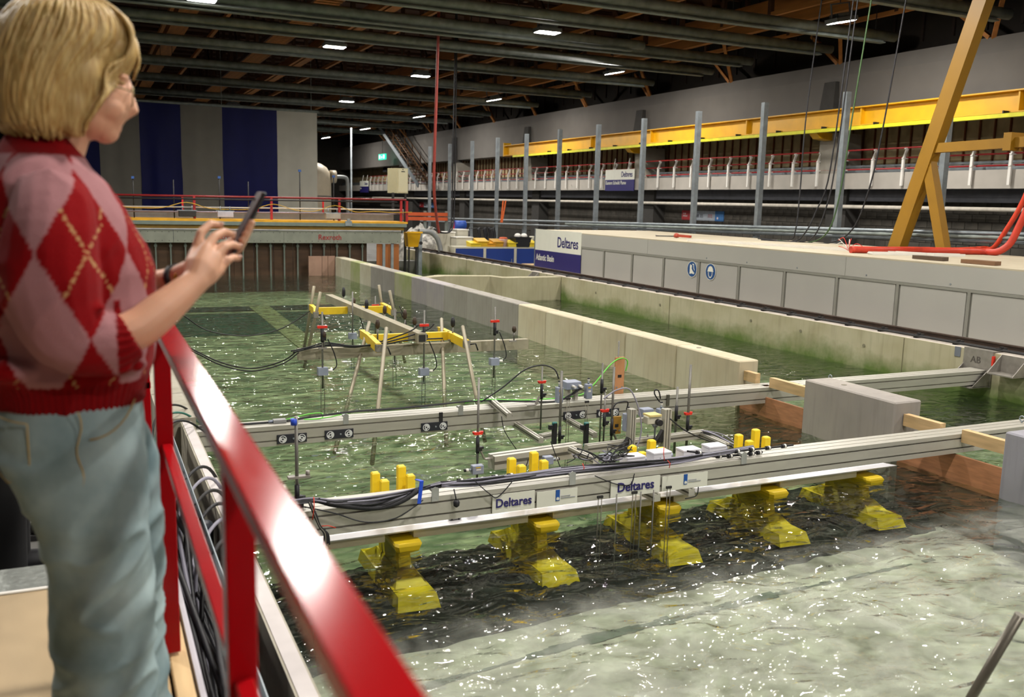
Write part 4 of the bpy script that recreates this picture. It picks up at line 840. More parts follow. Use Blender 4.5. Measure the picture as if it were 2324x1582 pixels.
for k, (a, b, z1, y, lab) in enumerate(((1003,1032,1.06,27.4,'left white cupboard behind the blue cabinets'),(1038,1062,1.14,27.55,'taller white cupboard behind the blue cabinets'),(1036,1072,.92,26.9,'low white cupboard behind the yellow bins'))):
    A = aty(a,550,y); B = aty(b,550,y); t = thing('white_cupboard',lab,'cupboard',(A.x,y,-.3)); m = MB(); m.box((A.x,y,-.3),(B.x,y+.55,z1)); m.build('carcass',mat('white cupboard','#c9c5b4',.5,0,.03),t); m = MB(); m.box((A.x-.02,y-.03,z1),(B.x+.02,y+.56,z1+.03)); m.build('top',WHITE,t); m = MB(); m.box((A.x+.03,y-.015,-.2),(B.x-.03,y,z1-.05)); m.build('door',MATS['white cupboard'],t)
# cardboard stack
q = atz(1190,603,.3); 
for k in range(6):
    m = MB(); x, y, z = 10.3+.02*(k%3)-.02, 20.75+.02*(k%2), -.3+.14*k; m.box((x-.28,y-.3,z),(x+.28,y+.3,z+.13)); o = m.build('cardboard_pack',mat('cardboard','#a98f68',.85,0,.12,3),loc=(x,y,z)); tag(o,'flat brown cardboard pack beside the sign, %s from the bottom of the stack' % ORD[k],'cardboard','stack of cardboard packs')
# pile of white sheeting, orange rack beam, black frames
q = aty(965,510,29); m = MB(); n = 26
for j in range(n+1):
    for i in range(n+1):
        u = i/n*2-1; v = j/n*2-1; r = max(0,1-(u*u+v*v)**.5); z = .55+.85*r**.6*(.7+.5*noise.noise(V(u*4,v*4,2)))+.12*noise.noise(V(u*11,v*11,4))
        m.v.append(V(q.x+u*1.2,29.3+v*.8,z if r > 0 else -.3))
for j in range(n):
    for i in range(n): a = j*(n+1)+i; m.f.append((a,a+1,a+n+2,a+n+1)); m.sm.append(False)
o = m.build('sheeting_pile',mat('crumpled white plastic','#d9d5cb',.4,0,.0,6,hex2='#4b4844'),loc=(q.x,29.3,-.3)); tag(o,'heap of crumpled white plastic sheeting behind the wavemaker','heap',kind='stuff')
t = thing('rack_frame','orange pallet rack beam between grey uprights','rack',(10.5,31,-.3)); a = aty(916,484,31); b = aty(1016,490,31)
for dz in (0,-.16): m = MB(); m.box((a.x,31,a.z-.08+dz),(b.x,31.06,a.z+.04+dz)); m.build('beam',mat('rack orange','#c9582a',.5,0,.06),t)
for x in (a.x+.05,(a.x+b.x)/2,b.x): m = MB(); m.box((x-.05,31.06,-.3),(x+.05,31.16,a.z+.1)); m.build('upright',DGALV,t)
for k, (px0,px1,y0,lab) in enumerate(((1065,1118,27.9,'black tube frame with hanging hoses behind the bins, left part'),(1088,1122,29.0,'black tube frame with hanging hoses behind the bins, right part'))):
    a = aty(px0,522,y0); b = aty(px1,522,y0); t = thing('tube_frame',lab,'frame',(a.x,y0,-.3)); m = MB(); m.tube([(a.x,y0,-.3),(a.x,y0,1.2),(b.x,y0,1.2),(b.x,y0,-.3)],.03,6); m.build('frame',BLACK,t)
    for s in (.35,.6,.9): x = a.x+(b.x-a.x)*s; m = MB(); m.tube(spline([(x,y0-.03,1.2),(x+.05,y0-.05,.9),(x-.03,y0-.05,.5),(x,y0-.03,.0)],4),.05,6); m.build('hose',BLACK,t)
q = aty(1043,520,29.5); t = thing('hose_reel','blue and red hose reel stand behind the white cupboards','reel',(q.x,29.5,-.3)); m = MB(); m.tube([(q.x-.22,29.5,-.3),(q.x-.22,29.5,1.35),(q.x+.22,29.5,1.35),(q.x+.22,29.5,-.3)],.03,6); m.build('frame',REDP,t); m = MB(); m.cyl((q.x-.2,29.5,1.25),(q.x+.2,29.5,1.25),.16,14); m.build('drum',mat('reel blue','#2f56b0',.5),t)
for k, s in enumerate((0,6)):
    a = aty(1142-s*.2,455,30); b = aty(1137+s*.4,505,30); t = thing('orange_strap','%s orange lashing strap hanging from a conduit' % ('left','right')[k],'strap',(a.x+s*.02,30,b.z)); m = MB(); m.bar(a+V(s*.02,0,0),b,.05,.01,up=(0,1,0)); m.build('webbing',mat('strap orange','#d9652a',.6),t)
# ================================================================ FOREGROUND: PLATFORM, RAILING, PEOPLE
PZ = 0.75
PLYF = mat('worn plywood floor','#b09a78',.75,0,.10,2.5,stretch=(2,1,1))
t = thing('viewing_platform','plywood viewing platform the woman stands on','platform',(-.6,1,.45))
for k in range(3):
    x0 = -1.55+.55*k; m = MB(); m.box((x0,-2.5,PZ-.018),(x0+.546,3.25,PZ)); m.build('plywood_sheet',PLYF,t)
m = MB(); m.box((-1.55,-2.5,.45),(.10,3.24,PZ-.02)); m.build('underframe',mat('underframe timber','#6e5a40',.8),t)
m = MB(); m.box((-1.55,3.25,PZ-.01),(.10,3.47,PZ+.004)); m.build('tread_plate',mat('chequer plate','#8b8f8a',.45,.5,.15,40,bump=.3),t)
m = MB(); m.box((-1.55,3.46,.45),(.10,3.475,PZ)); m.build('riser',GALV,t)
m = MB(); m.tube([(-1.55,3.252,PZ+.004),(.1,3.252,PZ+.004)],.006,6); m.build('nosing',WHITE,t)
for (x0,x1,z1,y0,y1,lab) in ((.158,.205,.79,-1,3.18,'right hand pine batten along the platform edge'),(.103,.15,.775,-1,3.2,'left hand pine batten along the platform edge'),(.15,.205,.815,3.19,3.27,'short pine block at the end of the platform battens')):
    m = MB(); m.box((x0,y0,.66),(x1,y1,z1)); o = m.build('pine_batten',PINE,loc=(x0,y0,.66),bevel=.003); tag(o,lab,'batten')
# railing
r = thing('safety_railing','near red steel railing beside the woman','railing',(.17,1,.45))
m = MB(); m.box((.147,-1.2,1.703),(.197,2.58,1.728)); m.build('top_rail',RED,r,bevel=.002)
m = MB(); m.box((.158,-1.2,1.375),(.184,1.218,1.40)); m.build('mid_rail',RED,r,bevel=.002)
m = MB(); m.box((.158,1.262,1.375),(.184,2.535,1.40)); m.build('mid_rail',RED,r,bevel=.002)
m = MB(); m.box((.151,1.22,.45),(.191,1.26,1.703)); m.build('post',RED,r,bevel=.002)
m = MB(); m.box((.146,2.537,.80),(.188,2.577,1.703)); m.build('post',RED,r,bevel=.002)
r = thing('safety_railing','further red steel railing section behind the woman','railing',(.17,4,.45))
m = MB(); m.box((.147,3.42,1.70),(.197,7.5,1.725)); m.build('top_rail',RED,r,bevel=.002)
m = MB(); m.box((.158,3.42,1.375),(.184,7.5,1.40)); m.build('mid_rail',RED,r,bevel=.002)
for Y in (3.44,5.2,7.46): m = MB(); m.box((.15,Y-.02,.45),(.182,Y+.02,1.70)); m.build('post',RED,r,bevel=.002)
# edge strips, tray and cables in the gap
m = MB(); m.box((.222,-.5,.66),(.238,6,.74)); o = m.build('edge_strip',mat('white edge strip','#b6b3bd',.45,.2,.06,6),loc=(.23,0,.66)); tag(o,'pale metal edge strip just outside the red railing','edging')
t = thing('cable_channel','galvanised cable channel running beside the basin wall','cable tray',(.4,2,.55))
m = MB(); m.box((.375,-.5,.58),(.425,6.2,.588)); m.build('base',GALV,t)
for x in (.375,.42): m = MB(); m.box((x,-.5,.588),(x+.005,6.2,.612)); m.build('lip',GALV,t)
for k in range(14): m = MB(); m.cyl((.4,.2+k*.45,.586),(.4,.2+k*.45,.592),.008,8); m.build('bolt',DARKM,t)
for Y in (.5,2.5,4.5): m = MB(); m.box((.38,Y,-.02),(.42,Y+.04,.58)); m.build('leg',GALV,t)
for k in range(22):
    x = .25+.10*random.random(); z = .25+.35*random.random(); pts = []
    for i in range(9): pts.append(V(x+.035*math.sin(i*1.3+k)+.02*random.random(),-.2+i*.72,z-.06*abs(math.sin(i*1.1+k*.7))+.03*random.random()))
    m = MB(); m.tube(spline(pts,4),.007+.004*(k%3),5); o = m.build('loose_cable',BLACK if k % 4 else GREYC,loc=pts[0]); tag(o,'dark cable hanging in the tangle between railing and basin wall','cable','cables tangled between railing and wall')
for k in range(6):
    y = 3.9+.22*k; m = MB(); m.tube(spline([(.33,y-.5,.25),(.36,y-.25,.50),(.45,y-.05,.60),(.56,y+.12,.565),(.66,y+.2,.36)],6),.009,6); o = m.build('wall_cable',[BLACK,GREYC,BLACK,DARKM,GREYC,BLACK][k],loc=(.45,y,.5)); tag(o,'cable arching over the left basin wall, %s from the near end' % ORD[k],'cable','cables arching over the left wall')
for k in range(3):
    y = 6.1+.25*k; m = MB(); m.tube(spline([(.33,y-.4,.3),(.35,y-.2,.52),(.44,y,.60),(.56,y+.2,.56),(.7,y+.4,.42)],6),.008,6); o = m.build('wall_cable',[BLACK,mat('teal cable','#2a6a5c',.5),DARKM][k],loc=(.45,y,.5)); tag(o,'cable crossing the wall beside the far beam end, %s' % ['black near one','teal middle one','dark far one'][k],'cable')
t = thing('pump_pot','dark round pump casing tucked behind the near railing post','pump',(.44,4.55,-.02)); m = MB(); m.lathe([(.055,.05),(.06,.2),(.06,.42),(.055,.44),(.03,.447)],(.455,4.6,0),18); m.build('casing',mat('dark blue grey casing','#343842',.45),t); m = MB(); m.box((.43,4.57,-.02),(.48,4.63,.05)); m.build('foot',DARKM,t)
A = atz(2315,1395,.78); B = atz(2205,1582,.45); d = B-A
m = MB(); m.tube([A,B,A+d*((A.z+.41)/(A.z-B.z))],.016,14); o = m.build('steel_tube',mat('grey steel tube','#6f6a60',.35,.6,.1,6),loc=A); tag(o,'slanted grey steel tube in the bottom right corner','tube')
# ---------------------------------------------------------------- the woman
def remesh(mb, voxel, name, m, parent, smooth=6, off=None, keep=True):
    me = mb.mesh(name, None, wloc(parent)); tmp = bpy.data.objects.new(name+'_tmp', me); COL.objects.link(tmp)
    md = tmp.modifiers.new('r','REMESH'); md.mode = 'VOXEL'; md.voxel_size = voxel; md.use_smooth_shade = True
    if smooth: sm = tmp.modifiers.new('s','SMOOTH'); sm.iterations = smooth; sm.factor = .5
    dg = bpy.context.evaluated_depsgraph_get(); dg.update()
    out = bpy.data.meshes.new_from_object(tmp.evaluated_get(dg)); bpy.data.objects.remove(tmp); bpy.data.meshes.remove(me)
    out.name = name; out.materials.clear(); out.materials.append(m)
    for p in out.polygons: p.use_smooth = True
    o = bpy.data.objects.new(name, out); COL.objects.link(o); o.parent = parent; return o
def fold(o, amp, sc, seed, ztop=9):       # cloth creases: ridged noise along slanting folds
    me = o.data; off = wloc(o); N_ = [v.normal.copy() for v in me.vertices]; out = []
    for v, n in zip([v.co.copy() for v in me.vertices], N_):
        p = v+off; q = V((p.x+.35*p.z)*sc.x, p.y*sc.y, (p.z-.55*p.x)*sc.z)
        a = max(0,1-abs(2*noise.noise(q+V(seed,seed*2,0)))); b = noise.noise(q*1.9+V(0,seed,7))
        w = max(0,min(1,(ztop-p.z)/.12)); out += list(v+n*(amp*w*(.75*(a**2.2-.45)+.35*b)))
    me.vertices.foreach_set('co', out); me.update()
def ell(mb, c, r, n=20, k=12, tilt=0.0):
    c = Vector(c); rings = []
    for j in range(k+1):
        a = -math.pi/2+math.pi*j/k; rr = max(.02,math.cos(a)); z = math.sin(a)*r[2]
        ring = []
        for i in range(n):
            t = 2*math.pi*i/n; p = V(rr*r[0]*math.cos(t), rr*r[1]*math.sin(t), z)
            if tilt: p = V(p.x*math.cos(tilt)+p.z*math.sin(tilt), p.y, -p.x*math.sin(tilt)+p.z*math.cos(tilt))
            ring.append(c+p)
        rings.append(ring)
    mb.loft(rings)
def oval(z, xb, xf, hy, yc, n=28, pw=2.3, dz=0.0):
    xc, hx = (xb+xf)/2, (xf-xb)/2; o = []
    for i in range(n):
        t = 2*math.pi*i/n; c, s = math.cos(t), math.sin(t)
        o.append(V(xc+hx*math.copysign(abs(c)**(2/pw),c), yc+hy*math.copysign(abs(s)**(2/pw),s), z+dz*c))
    return o
SKIN = mat('fair skin','#d3a083',.5,0,.05,12); SKIN.node_tree.nodes['Principled BSDF'].inputs['Subsurface Weight'].default_value = .12; SKIN.node_tree.nodes['Principled BSDF'].inputs['Subsurface Radius'].default_value = (.01,.004,.002)
wo = thing('person','blond woman in a red and pink argyle sweater and pale jeans looking at her phone','person',(-.03,2.0,PZ))
YC = 2.0
# body: head, neck, trunk core, arms and hands as one surface
b = MB()
ell(b,(-.012,YC,2.305),(.093,.074,.098),tilt=.35); ell(b,(.035,YC,2.235),(.058,.06,.075),tilt=.5)
ell(b,(.043,YC,2.178),(.026,.03,.024)); ell(b,(.02,YC,2.2),(.05,.055,.04))
b.tube([(-.075,YC,2.05),(-.05,YC,2.14),(-.02,YC,2.22)],[.07,.055,.052],16)
b.tube([(.076,YC,2.268),(.088,YC,2.238),(.094,YC,2.222),(.078,YC,2.212)],[.010,.013,.013,.012],10)      # nose
ell(b,(.066,YC,2.194),(.010,.022,.006)); ell(b,(.063,YC,2.184),(.010,.02,.007)); ell(b,(.075,YC,2.28),(.016,.05,.012))
ell(b,(.048,YC-.036,2.222),(.03,.022,.028)); ell(b,(.048,YC+.036,2.222),(.03,.022,.028))
b.loft([oval(1.62,-.12,.06,.13,YC),oval(1.8,-.13,.07,.14,YC),oval(2.0,-.13,.05,.15,YC),oval(2.09,-.11,.0,.1,YC),oval(2.13,-.1,-.02,.05,YC)])
# right arm (towards the camera)
RA = [(-.05,1.85,2.03),(-.05,1.80,1.92),(-.03,1.785,1.82),(.02,1.79,1.80),(.075,1.797,1.812),(.125,1.812,1.848),(.172,1.83,1.885),(.19,1.838,1.90)]
b.tube(spline(RA,4),[.05,.05,.05,.05,.048,.046,.045,.044,.042,.042,.04,.04,.039,.039,.038,.038,.038,.0375,.037,.036,.035,.033,.031,.029,.027,.026,.0255,.025,.025],14)
WR = V(.188,1.838,1.898)
# palm: wrist to knuckles, back of the hand towards the camera
def hx(px, py, Y): return aty(px, py, Y)
kn = [hx(446,570,1.880),hx(470,560,1.862),hx(492,578,1.856),hx(502,606,1.862)]
b.tube([WR,WR.lerp(kn[0],.55),kn[0]],[.026,.024,.0135],12); b.tube([WR,WR.lerp(kn[1],.5),kn[1]],[.026,.024,.0135],12); b.tube([WR,WR.lerp(kn[2],.5),kn[2]],[.025,.023,.013],12); b.tube([WR,WR.lerp(kn[3],.5),kn[3]],[.024,.021,.012],12)
FG = [[kn[0],hx(456,528,1.888),hx(478,508,1.902),hx(500,511,1.912)],
      [kn[1],hx(488,536,1.874),hx(508,526,1.892),hx(528,532,1.905)],
      [kn[2],hx(510,560,1.864),hx(526,554,1.880),hx(542,560,1.892)],
      [kn[3],hx(517,590,1.862),hx(529,584,1.874),hx(541,586,1.884)]]
FR = [[.0118,.0092,.0085,.0072],[.0118,.0094,.0086,.0074],[.0114,.0092,.0084,.0072],[.0105,.0082,.0076,.0066]]
for P, rr in zip(FG, FR):
    b.tube(P, rr, 10)
    for p, q in zip(P[1:], rr[1:]): ell(b,p,(q,q,q),10,6)
TH = [WR.lerp(kn[0],.35)+V(.0,.015,.0),hx(462,590,1.90),hx(490,570,1.925),hx(512,556,1.94)]
b.tube(TH,[.016,.0135,.0115,.0095],10); ell(b,TH[-1],(.0095,.0095,.0095),10,6)
# left arm and hand holding the phone
LA = [V(-.04,2.15,2.02),V(-.03,2.19,1.9),V(.0,2.17,1.84),hx(350,652,2.10),hx(402,632,2.045),hx(430,618,2.02)]
b.tube(LA,[.05,.045,.042,.035,.026,.026],12)
pc = hx(478,598,1.99); b.tube([LA[-1],pc,hx(502,575,1.975)],[.026,.03,.022],12)
PT = hx(568,472,1.95); PB = hx(524,556,1.95)            # phone axis
for k, s in enumerate((.15,.32,.48,.62)):
    base = hx(500+4*k,585-9*k,1.975); tip = PB.lerp(PT,s)+V(.012,-.035,.0); mid = base.lerp(tip,.5)+V(.018,.012,.0)
    b.tube([base,mid,tip],[.011,.0095,.008],9); ell(b,tip,(.008,.008,.008),8,5); ell(b,mid,(.0095,.0095,.0095),8,5)
body = remesh(b,.0034,'body',SKIN,wo,3)
# finger nails
NAIL = mat('nail','#e0b3a3',.3)
for P in FG:
    m = MB(); c = P[-1]; ell(m,c+V(.002,-.0055,.0035),(.0048,.0028,.0036),8,5); m.build('nail',NAIL,wo)
# phone
t2 = thing('phone','dark smartphone in the hands of the woman','phone',PB.lerp(PT,.5)); ax = (PT-PB).normalized(); side = V(0,1,0); nrm = ax.cross(side).normalized()
def slab(c, L_, w, th, nm, m_):
    m = MB(); m.bar(c-ax*L_/2, c+ax*L_/2, w, th, up=tuple(nrm)); return m.build(nm, m_, t2, bevel=.002)
pcn = PB.lerp(PT,.5)+ax*.005+V(.008,0,0)
slab(pcn,.148,.07,.007,'case',mat('phone case','#18191c',.4)); slab(pcn-nrm*.0042,.140,.064,.0012,'screen',mat('phone glass','#20262c',.08)); slab(pcn+nrm*.0042,.146,.068,.0015,'back_cover',mat('phone back','#4a1a16',.35))
m = MB(); m.lathe([(.001,0),(.007,0),(.007,.003)],pcn+nrm*.005+ax*.055+V(0,.02,0),10); m.build('camera_lens',BLACK,t2)
# watch
a = hx(402,632,2.045); dd = (LA[4]-LA[3]).normalized(); m = MB(); rr = [a-dd*.006,a+dd*.006]; m.tube(rr,[.031,.031],16); m.build('watch_strap',BLACK,wo)
m = MB(); ell(m,a+V(.0,-.031,.004),(.011,.004,.011),12,6); m.build('watch_face',mat('gold watch','#b9963f',.3,.8),wo)
# eyes, glasses
for s in (-1,1):
    m = MB(); ell(m,(.068,YC+s*.031,2.252),(.011,.012,.009),10,6); e = m.build('eye',mat('eye white','#dcd6cf',.2),wo)
    m = MB(); ell(m,(.078,YC+s*.031,2.251),(.003,.005,.005),8,5); m.build('iris',mat('iris','#4a5a58',.2),e)
    m = MB(); ell(m,(.07,YC+s*.032,2.268),(.012,.02,.004),10,5); m.build('eyebrow',mat('brow','#9c7a48',.8),wo)
gl = MB(); GM = mat('thin metal glasses','#8b7a55',.3,.7)
for s in (-1,1):
    c = V(.093,YC+s*.033,2.245); gl.tube([c+V(.004*math.sin(a)*.3,.024*math.cos(a),.019*math.sin(a)) for a in [i*math.pi/10 for i in range(21)]],.0014,5,cap=False)
    gl.tube([c+V(0,s*.024,.006),(.05,YC+s*.066,2.262),(-.01,YC+s*.075,2.268)],.0014,5)
gl.tube([(.093,YC-.01,2.25),(.097,YC,2.253),(.093,YC+.01,2.25)],.0014,5); gl.build('glasses',GM,wo)
# hair: bob with many strands
HAIR = mat('blond hair','#a07a3c',.45,0,.0,30,hex2='#cdb277',stretch=(6,6,.6),bump=.2,detail=5)
h = MB()
ell(h,(-.018,YC,2.325),(.116,.098,.104),tilt=.12); ell(h,(.06,YC,2.33),(.05,.07,.055),tilt=.6)
for s_ in (-1,1): ell(h,(.004,YC+s_*.068,2.275),(.042,.03,.062)); ell(h,(-.01,YC+s_*.075,2.215),(.03,.022,.06))
h.loft([oval(2.166,-.118,-.012,.083,YC,dz=-.004),oval(2.19,-.140,-.004,.098,YC),oval(2.24,-.148,.006,.104,YC),oval(2.29,-.146,.03,.104,YC),oval(2.34,-.138,.05,.098,YC),oval(2.39,-.11,.05,.07,YC)])
hair = remesh(h,.006,'hair',HAIR,wo,8)
st = MB(); rnd = random.Random(4)
def strand(P, r0): st.tube(spline(P,4),[r0*(.6+.4*math.sin(math.pi*min(1,(i+1)/ (4*(len(P)-1)+1))))*(1 if i < 4*(len(P)-1)-2 else .5) for i in range(4*(len(P)-1)+1)],5)
for k in range(230):
    a = rnd.uniform(math.pi*.52,math.pi*1.98) if k % 3 else rnd.uniform(math.pi*1.2,math.pi*1.9); ca, sa = math.cos(a), math.sin(a)
    top = V(-.01+.05*ca*rnd.random(),YC+.045*sa*rnd.random(),2.424+rnd.uniform(-.004,.006))
    P = [top]
    for z, xb, xf, hy in ((2.40,-.098,.075,.078),(2.35,-.136,.095,.098),(2.29,-.149,.045,.107),(2.23,-.150,.008,.107),(2.185,-.142,-.003,.098),(2.160+rnd.uniform(-.008,.014),-.118,-.012,.083)):
        xc, hx_ = (xb+xf)/2, (xf-xb)/2; j = rnd.uniform(.985,1.035); P.append(V(xc+hx_*ca*j,YC+hy*sa*j,z+rnd.uniform(-.004,.004)))
    strand(P, rnd.uniform(.003,.0062))
for k in range(60):      # fringe swept from the crown over the brow and back beside the cheek
    u = rnd.uniform(-1,1); s = -1 if u < 0 else 1; y = YC+u*.07
    strand([V(-.01,YC+u*.03,2.425),V(.05,YC+u*.05,2.412),V(.092,y,2.365+rnd.uniform(-.01,.01)),V(.104-.02*abs(u),YC+u*.082,2.315),V(.085-.04*abs(u),YC+u*.095,2.275+rnd.uniform(-.008,.012)),V(.04,YC+s*(.09+.01*rnd.random()),2.235),V(.012,YC+s*.097,2.19),V(.004,YC+s*.085,2.160+rnd.uniform(0,.02))] if abs(u) > .35 else [V(-.01,YC+u*.03,2.425),V(.05,YC+u*.05,2.412),V(.095,y,2.36),V(.107,YC+u*.08,2.315),V(.098,YC+u*.09,2.282+rnd.uniform(-.004,.01))],rnd.uniform(.003,.006))
st.build('hair_strands',HAIR,wo)['kind'] = 'stuff'
# sweater
sw = MB()
sw.loft([oval(1.645,-.168,.086,.158,YC),oval(1.652,-.175,.092,.168,YC),oval(1.69,-.182,.104,.176,YC),oval(1.72,-.198,.118,.187,YC),oval(1.78,-.204,.124,.19,YC),oval(1.85,-.205,.127,.19,YC),oval(1.91,-.204,.128,.192,YC),oval(1.96,-.20,.112,.195,YC),oval(2.02,-.192,.078,.192,YC),oval(2.07,-.178,.045,.172,YC),oval(2.11,-.158,.018,.13,YC,dz=-.008),oval(2.14,-.135,.004,.085,YC,dz=-.012),oval(2.158,-.118,-.002,.068,YC,dz=-.014),oval(2.166,-.112,-.006,.062,YC,dz=-.014)])
for s in (-1,1):
    sw.tube(spline([(-.055,YC+s*.13,2.055),(-.055,YC+s*.185,2.0),(-.062,YC+s*.212,1.92),(-.05,YC+s*.218,1.84),(-.02,YC+s*.215,1.795),(.03,YC+s*.212,1.793),(.062,YC+s*.206,1.806)] if s < 0 else [(-.055,YC+.13,2.055),(-.05,YC+.18,1.98),(-.04,YC+.2,1.9),(-.01,YC+.185,1.84),(.05,YC+.15,1.855)],4),[.06,.066,.07,.073,.076,.079,.081,.083,.084,.084,.083,.08,.077,.074,.071,.068,.065,.063,.061,.059,.057,.054,.051,.049,.047] if s < 0 else [.06,.065,.068,.07,.07,.07,.07,.068,.066,.064,.06,.058,.055,.052,.05,.048,.045],16)
# folds
for (x,y,z,r1,r2,r3) in ((.02,1.772,1.745,.05,.02,.014),(-.04,1.77,1.77,.05,.03,.02),(-.13,1.83,1.74,.05,.03,.02),(.06,1.85,1.74,.04,.03,.018),(-.02,1.75,1.86,.05,.02,.012),(-.15,1.86,1.86,.03,.03,.06)): ell(sw,(x,y,z),(r1,r2,r3),12,8)
SWM = bpy.data.materials.new('argyle knit'); SWM.use_nodes = True; nt = SWM.node_tree; N = nt.nodes; L = nt.links; bs = N['Principled BSDF']; bs.inputs['Roughness'].default_value = .9; bs.inputs['Sheen Weight'].default_value = .04; bs.inputs['Specular IOR Level'].default_value = .08
at = N.new('ShaderNodeAttribute'); at.attribute_name = 'knit'; L.new(at.outputs['Color'],bs.inputs['Base Color'])
tc = N.new('ShaderNodeTexCoord'); wv = N.new('ShaderNodeTexNoise'); wv.inputs['Scale'].default_value = 420; L.new(tc.outputs['Object'],wv.inputs['Vector']); bp = N.new('ShaderNodeBump'); bp.inputs['Strength'].default_value = .5; bp.inputs['Distance'].default_value = .004; L.new(wv.outputs[0],bp.inputs['Height']); L.new(bp.outputs[0],bs.inputs['Normal'])
swo = remesh(sw,.0048,'sweater',SWM,wo,6); fold(swo,.007,V(6,6,9),5)
me = swo.data; off = wloc(swo); CR, CP, CT = lin('#7d060b'), lin('#9c6e71'), lin('#b08a5e')
cols = []; nrm_ = [v.normal.copy() for v in me.vertices]; cos_ = [v.co.copy() for v in me.vertices]
for vi, v0 in enumerate(cos_):
    p = v0+off; slv = p.y < 1.835 and p.z < 2.03
    u = p.x if slv else -.045+.19*math.atan2(p.x+.045, -(p.y-YC))
    U = (u-.0)/.080; Z = (p.z-1.955)/.150
    cuff = slv and p.x > .04 and 1.73 < p.z < 1.862
    # ribs
    if p.z < 1.705 or cuff:
        ang = math.atan2(p.y-YC, p.x+.045) if not cuff else math.atan2(p.y-1.797, p.z-1.806); rib = math.sin(ang*(90 if not cuff else 26)); cos_[vi] = v0+nrm_[vi]*(.0016*rib)
        c = [x*(.86+.14*rib) for x in CR[:3]]+[1]
    elif p.z > 2.126 - .25*max(0,p.x): c = CR
    else:
        m_, n_ = math.floor((U+Z+1)/2), math.floor((U-Z+1)/2); red = (m_+n_) % 2 == 0
        d1 = abs(((U+Z)/2) % 1); d1 = min(d1,1-d1); d2 = abs(((U-Z)/2) % 1); d2 = min(d2,1-d2)
        c = CR if red else CP
        if red and min(d1,d2) < .015 and (int(p.z*260) % 3): c = CT
    cols += list(c)
me.vertices.foreach_set('co',[x for c in cos_ for x in c])
ca = me.color_attributes.new('knit','FLOAT_COLOR','POINT'); ca.data.foreach_set('color',cols); me.update()
# jeans
JM = mat('pale washed denim','#5f7378',.9,0,.0,6,hex2='#9fb0b1',spec=.1,detail=6,bump=.05)
jn = MB()
def leg(yc, dx): return [oval(1.67,-.10,.04,.05,yc+(.03 if yc < YC else -.03)),oval(1.61,-.15,.08,.085,yc+(.012 if yc < YC else -.012)),oval(1.555,-.174+dx*.5,.092+dx*.5,.098,yc),oval(1.50,-.150+dx,.094+dx,.10,yc),oval(1.42,-.122+dx,.094+dx,.10,yc),oval(1.335,-.100+dx,.096+dx,.098,yc),oval(1.26,-.098+dx,.097+dx,.10,yc),oval(1.15,-.102+dx,.094+dx,.10,yc),oval(1.05,-.098+dx,.092+dx,.105,yc),oval(.92,-.10+dx,.102+dx,.11,yc),oval(.785,-.105+dx,.112+dx,.115,yc)]
jn.loft([oval(1.70,-.155,.085,.15,YC),oval(1.66,-.168,.09,.165,YC),oval(1.60,-.182,.094,.178,YC),oval(1.55,-.182,.094,.18,YC),oval(1.50,-.15,.08,.14,YC)])
jn.loft(leg(1.917,0)); jn.loft(leg(2.09,.03))
fold(remesh(jn,.006,'jeans',JM,wo,16),.011,V(7,5,13),3,1.53)
STI = mat('ochre stitching','#a58d5a',.8)
def surf(u, z):            # point on the near side of the hip, u from back (-1) to front (+1)
    t0 = -math.pi/2+u*math.pi/2; hy = .181; c, s = math.cos(t0), math.sin(t0); xc, hx_ = -.044, .138
    return V(xc+hx_*math.copysign(abs(c)**.87,c), YC+hy*math.copysign(abs(s)**.87,s), z)
def line(nm, P, r=.0016): m = MB(); m.tube([surf(u,z) for u,z in P],r,5); m.build(nm,STI,wo)
pk = [(-.80,1.648),(-.30,1.640),(-.30,1.545),(-.55,1.522),(-.78,1.54),(-.80,1.648)]; PP = []
for a, c in zip(pk,pk[1:]): PP += [(a[0]+(c[0]-a[0])*i/6,a[1]+(c[1]-a[1])*i/6) for i in range(6)]
line('pocket_stitching',PP+[PP[0]]); line('side_seam',[(.05+.02*math.sin(i),1.66-.016*i) for i in range(10)]); line('front_pocket_stitching',[(.12+.07*i,1.605+.004*i*i*.3) for i in range(8)])
for y, dx in ((1.905,0),(2.1,.03)):
    m = MB(); ell(m,(.05+dx,y,PZ+.045),(.135,.045,.045),16,8); m.box((-.085+dx,y-.043,PZ),(.18+dx,y+.043,PZ+.022)); o = m.build('shoe',WHITE,wo)
    m = MB(); m.box((-.087+dx,y-.045,PZ),(.182+dx,y+.045,PZ+.014)); m.build('sole',mat('sole grey','#a09d97',.7),o)
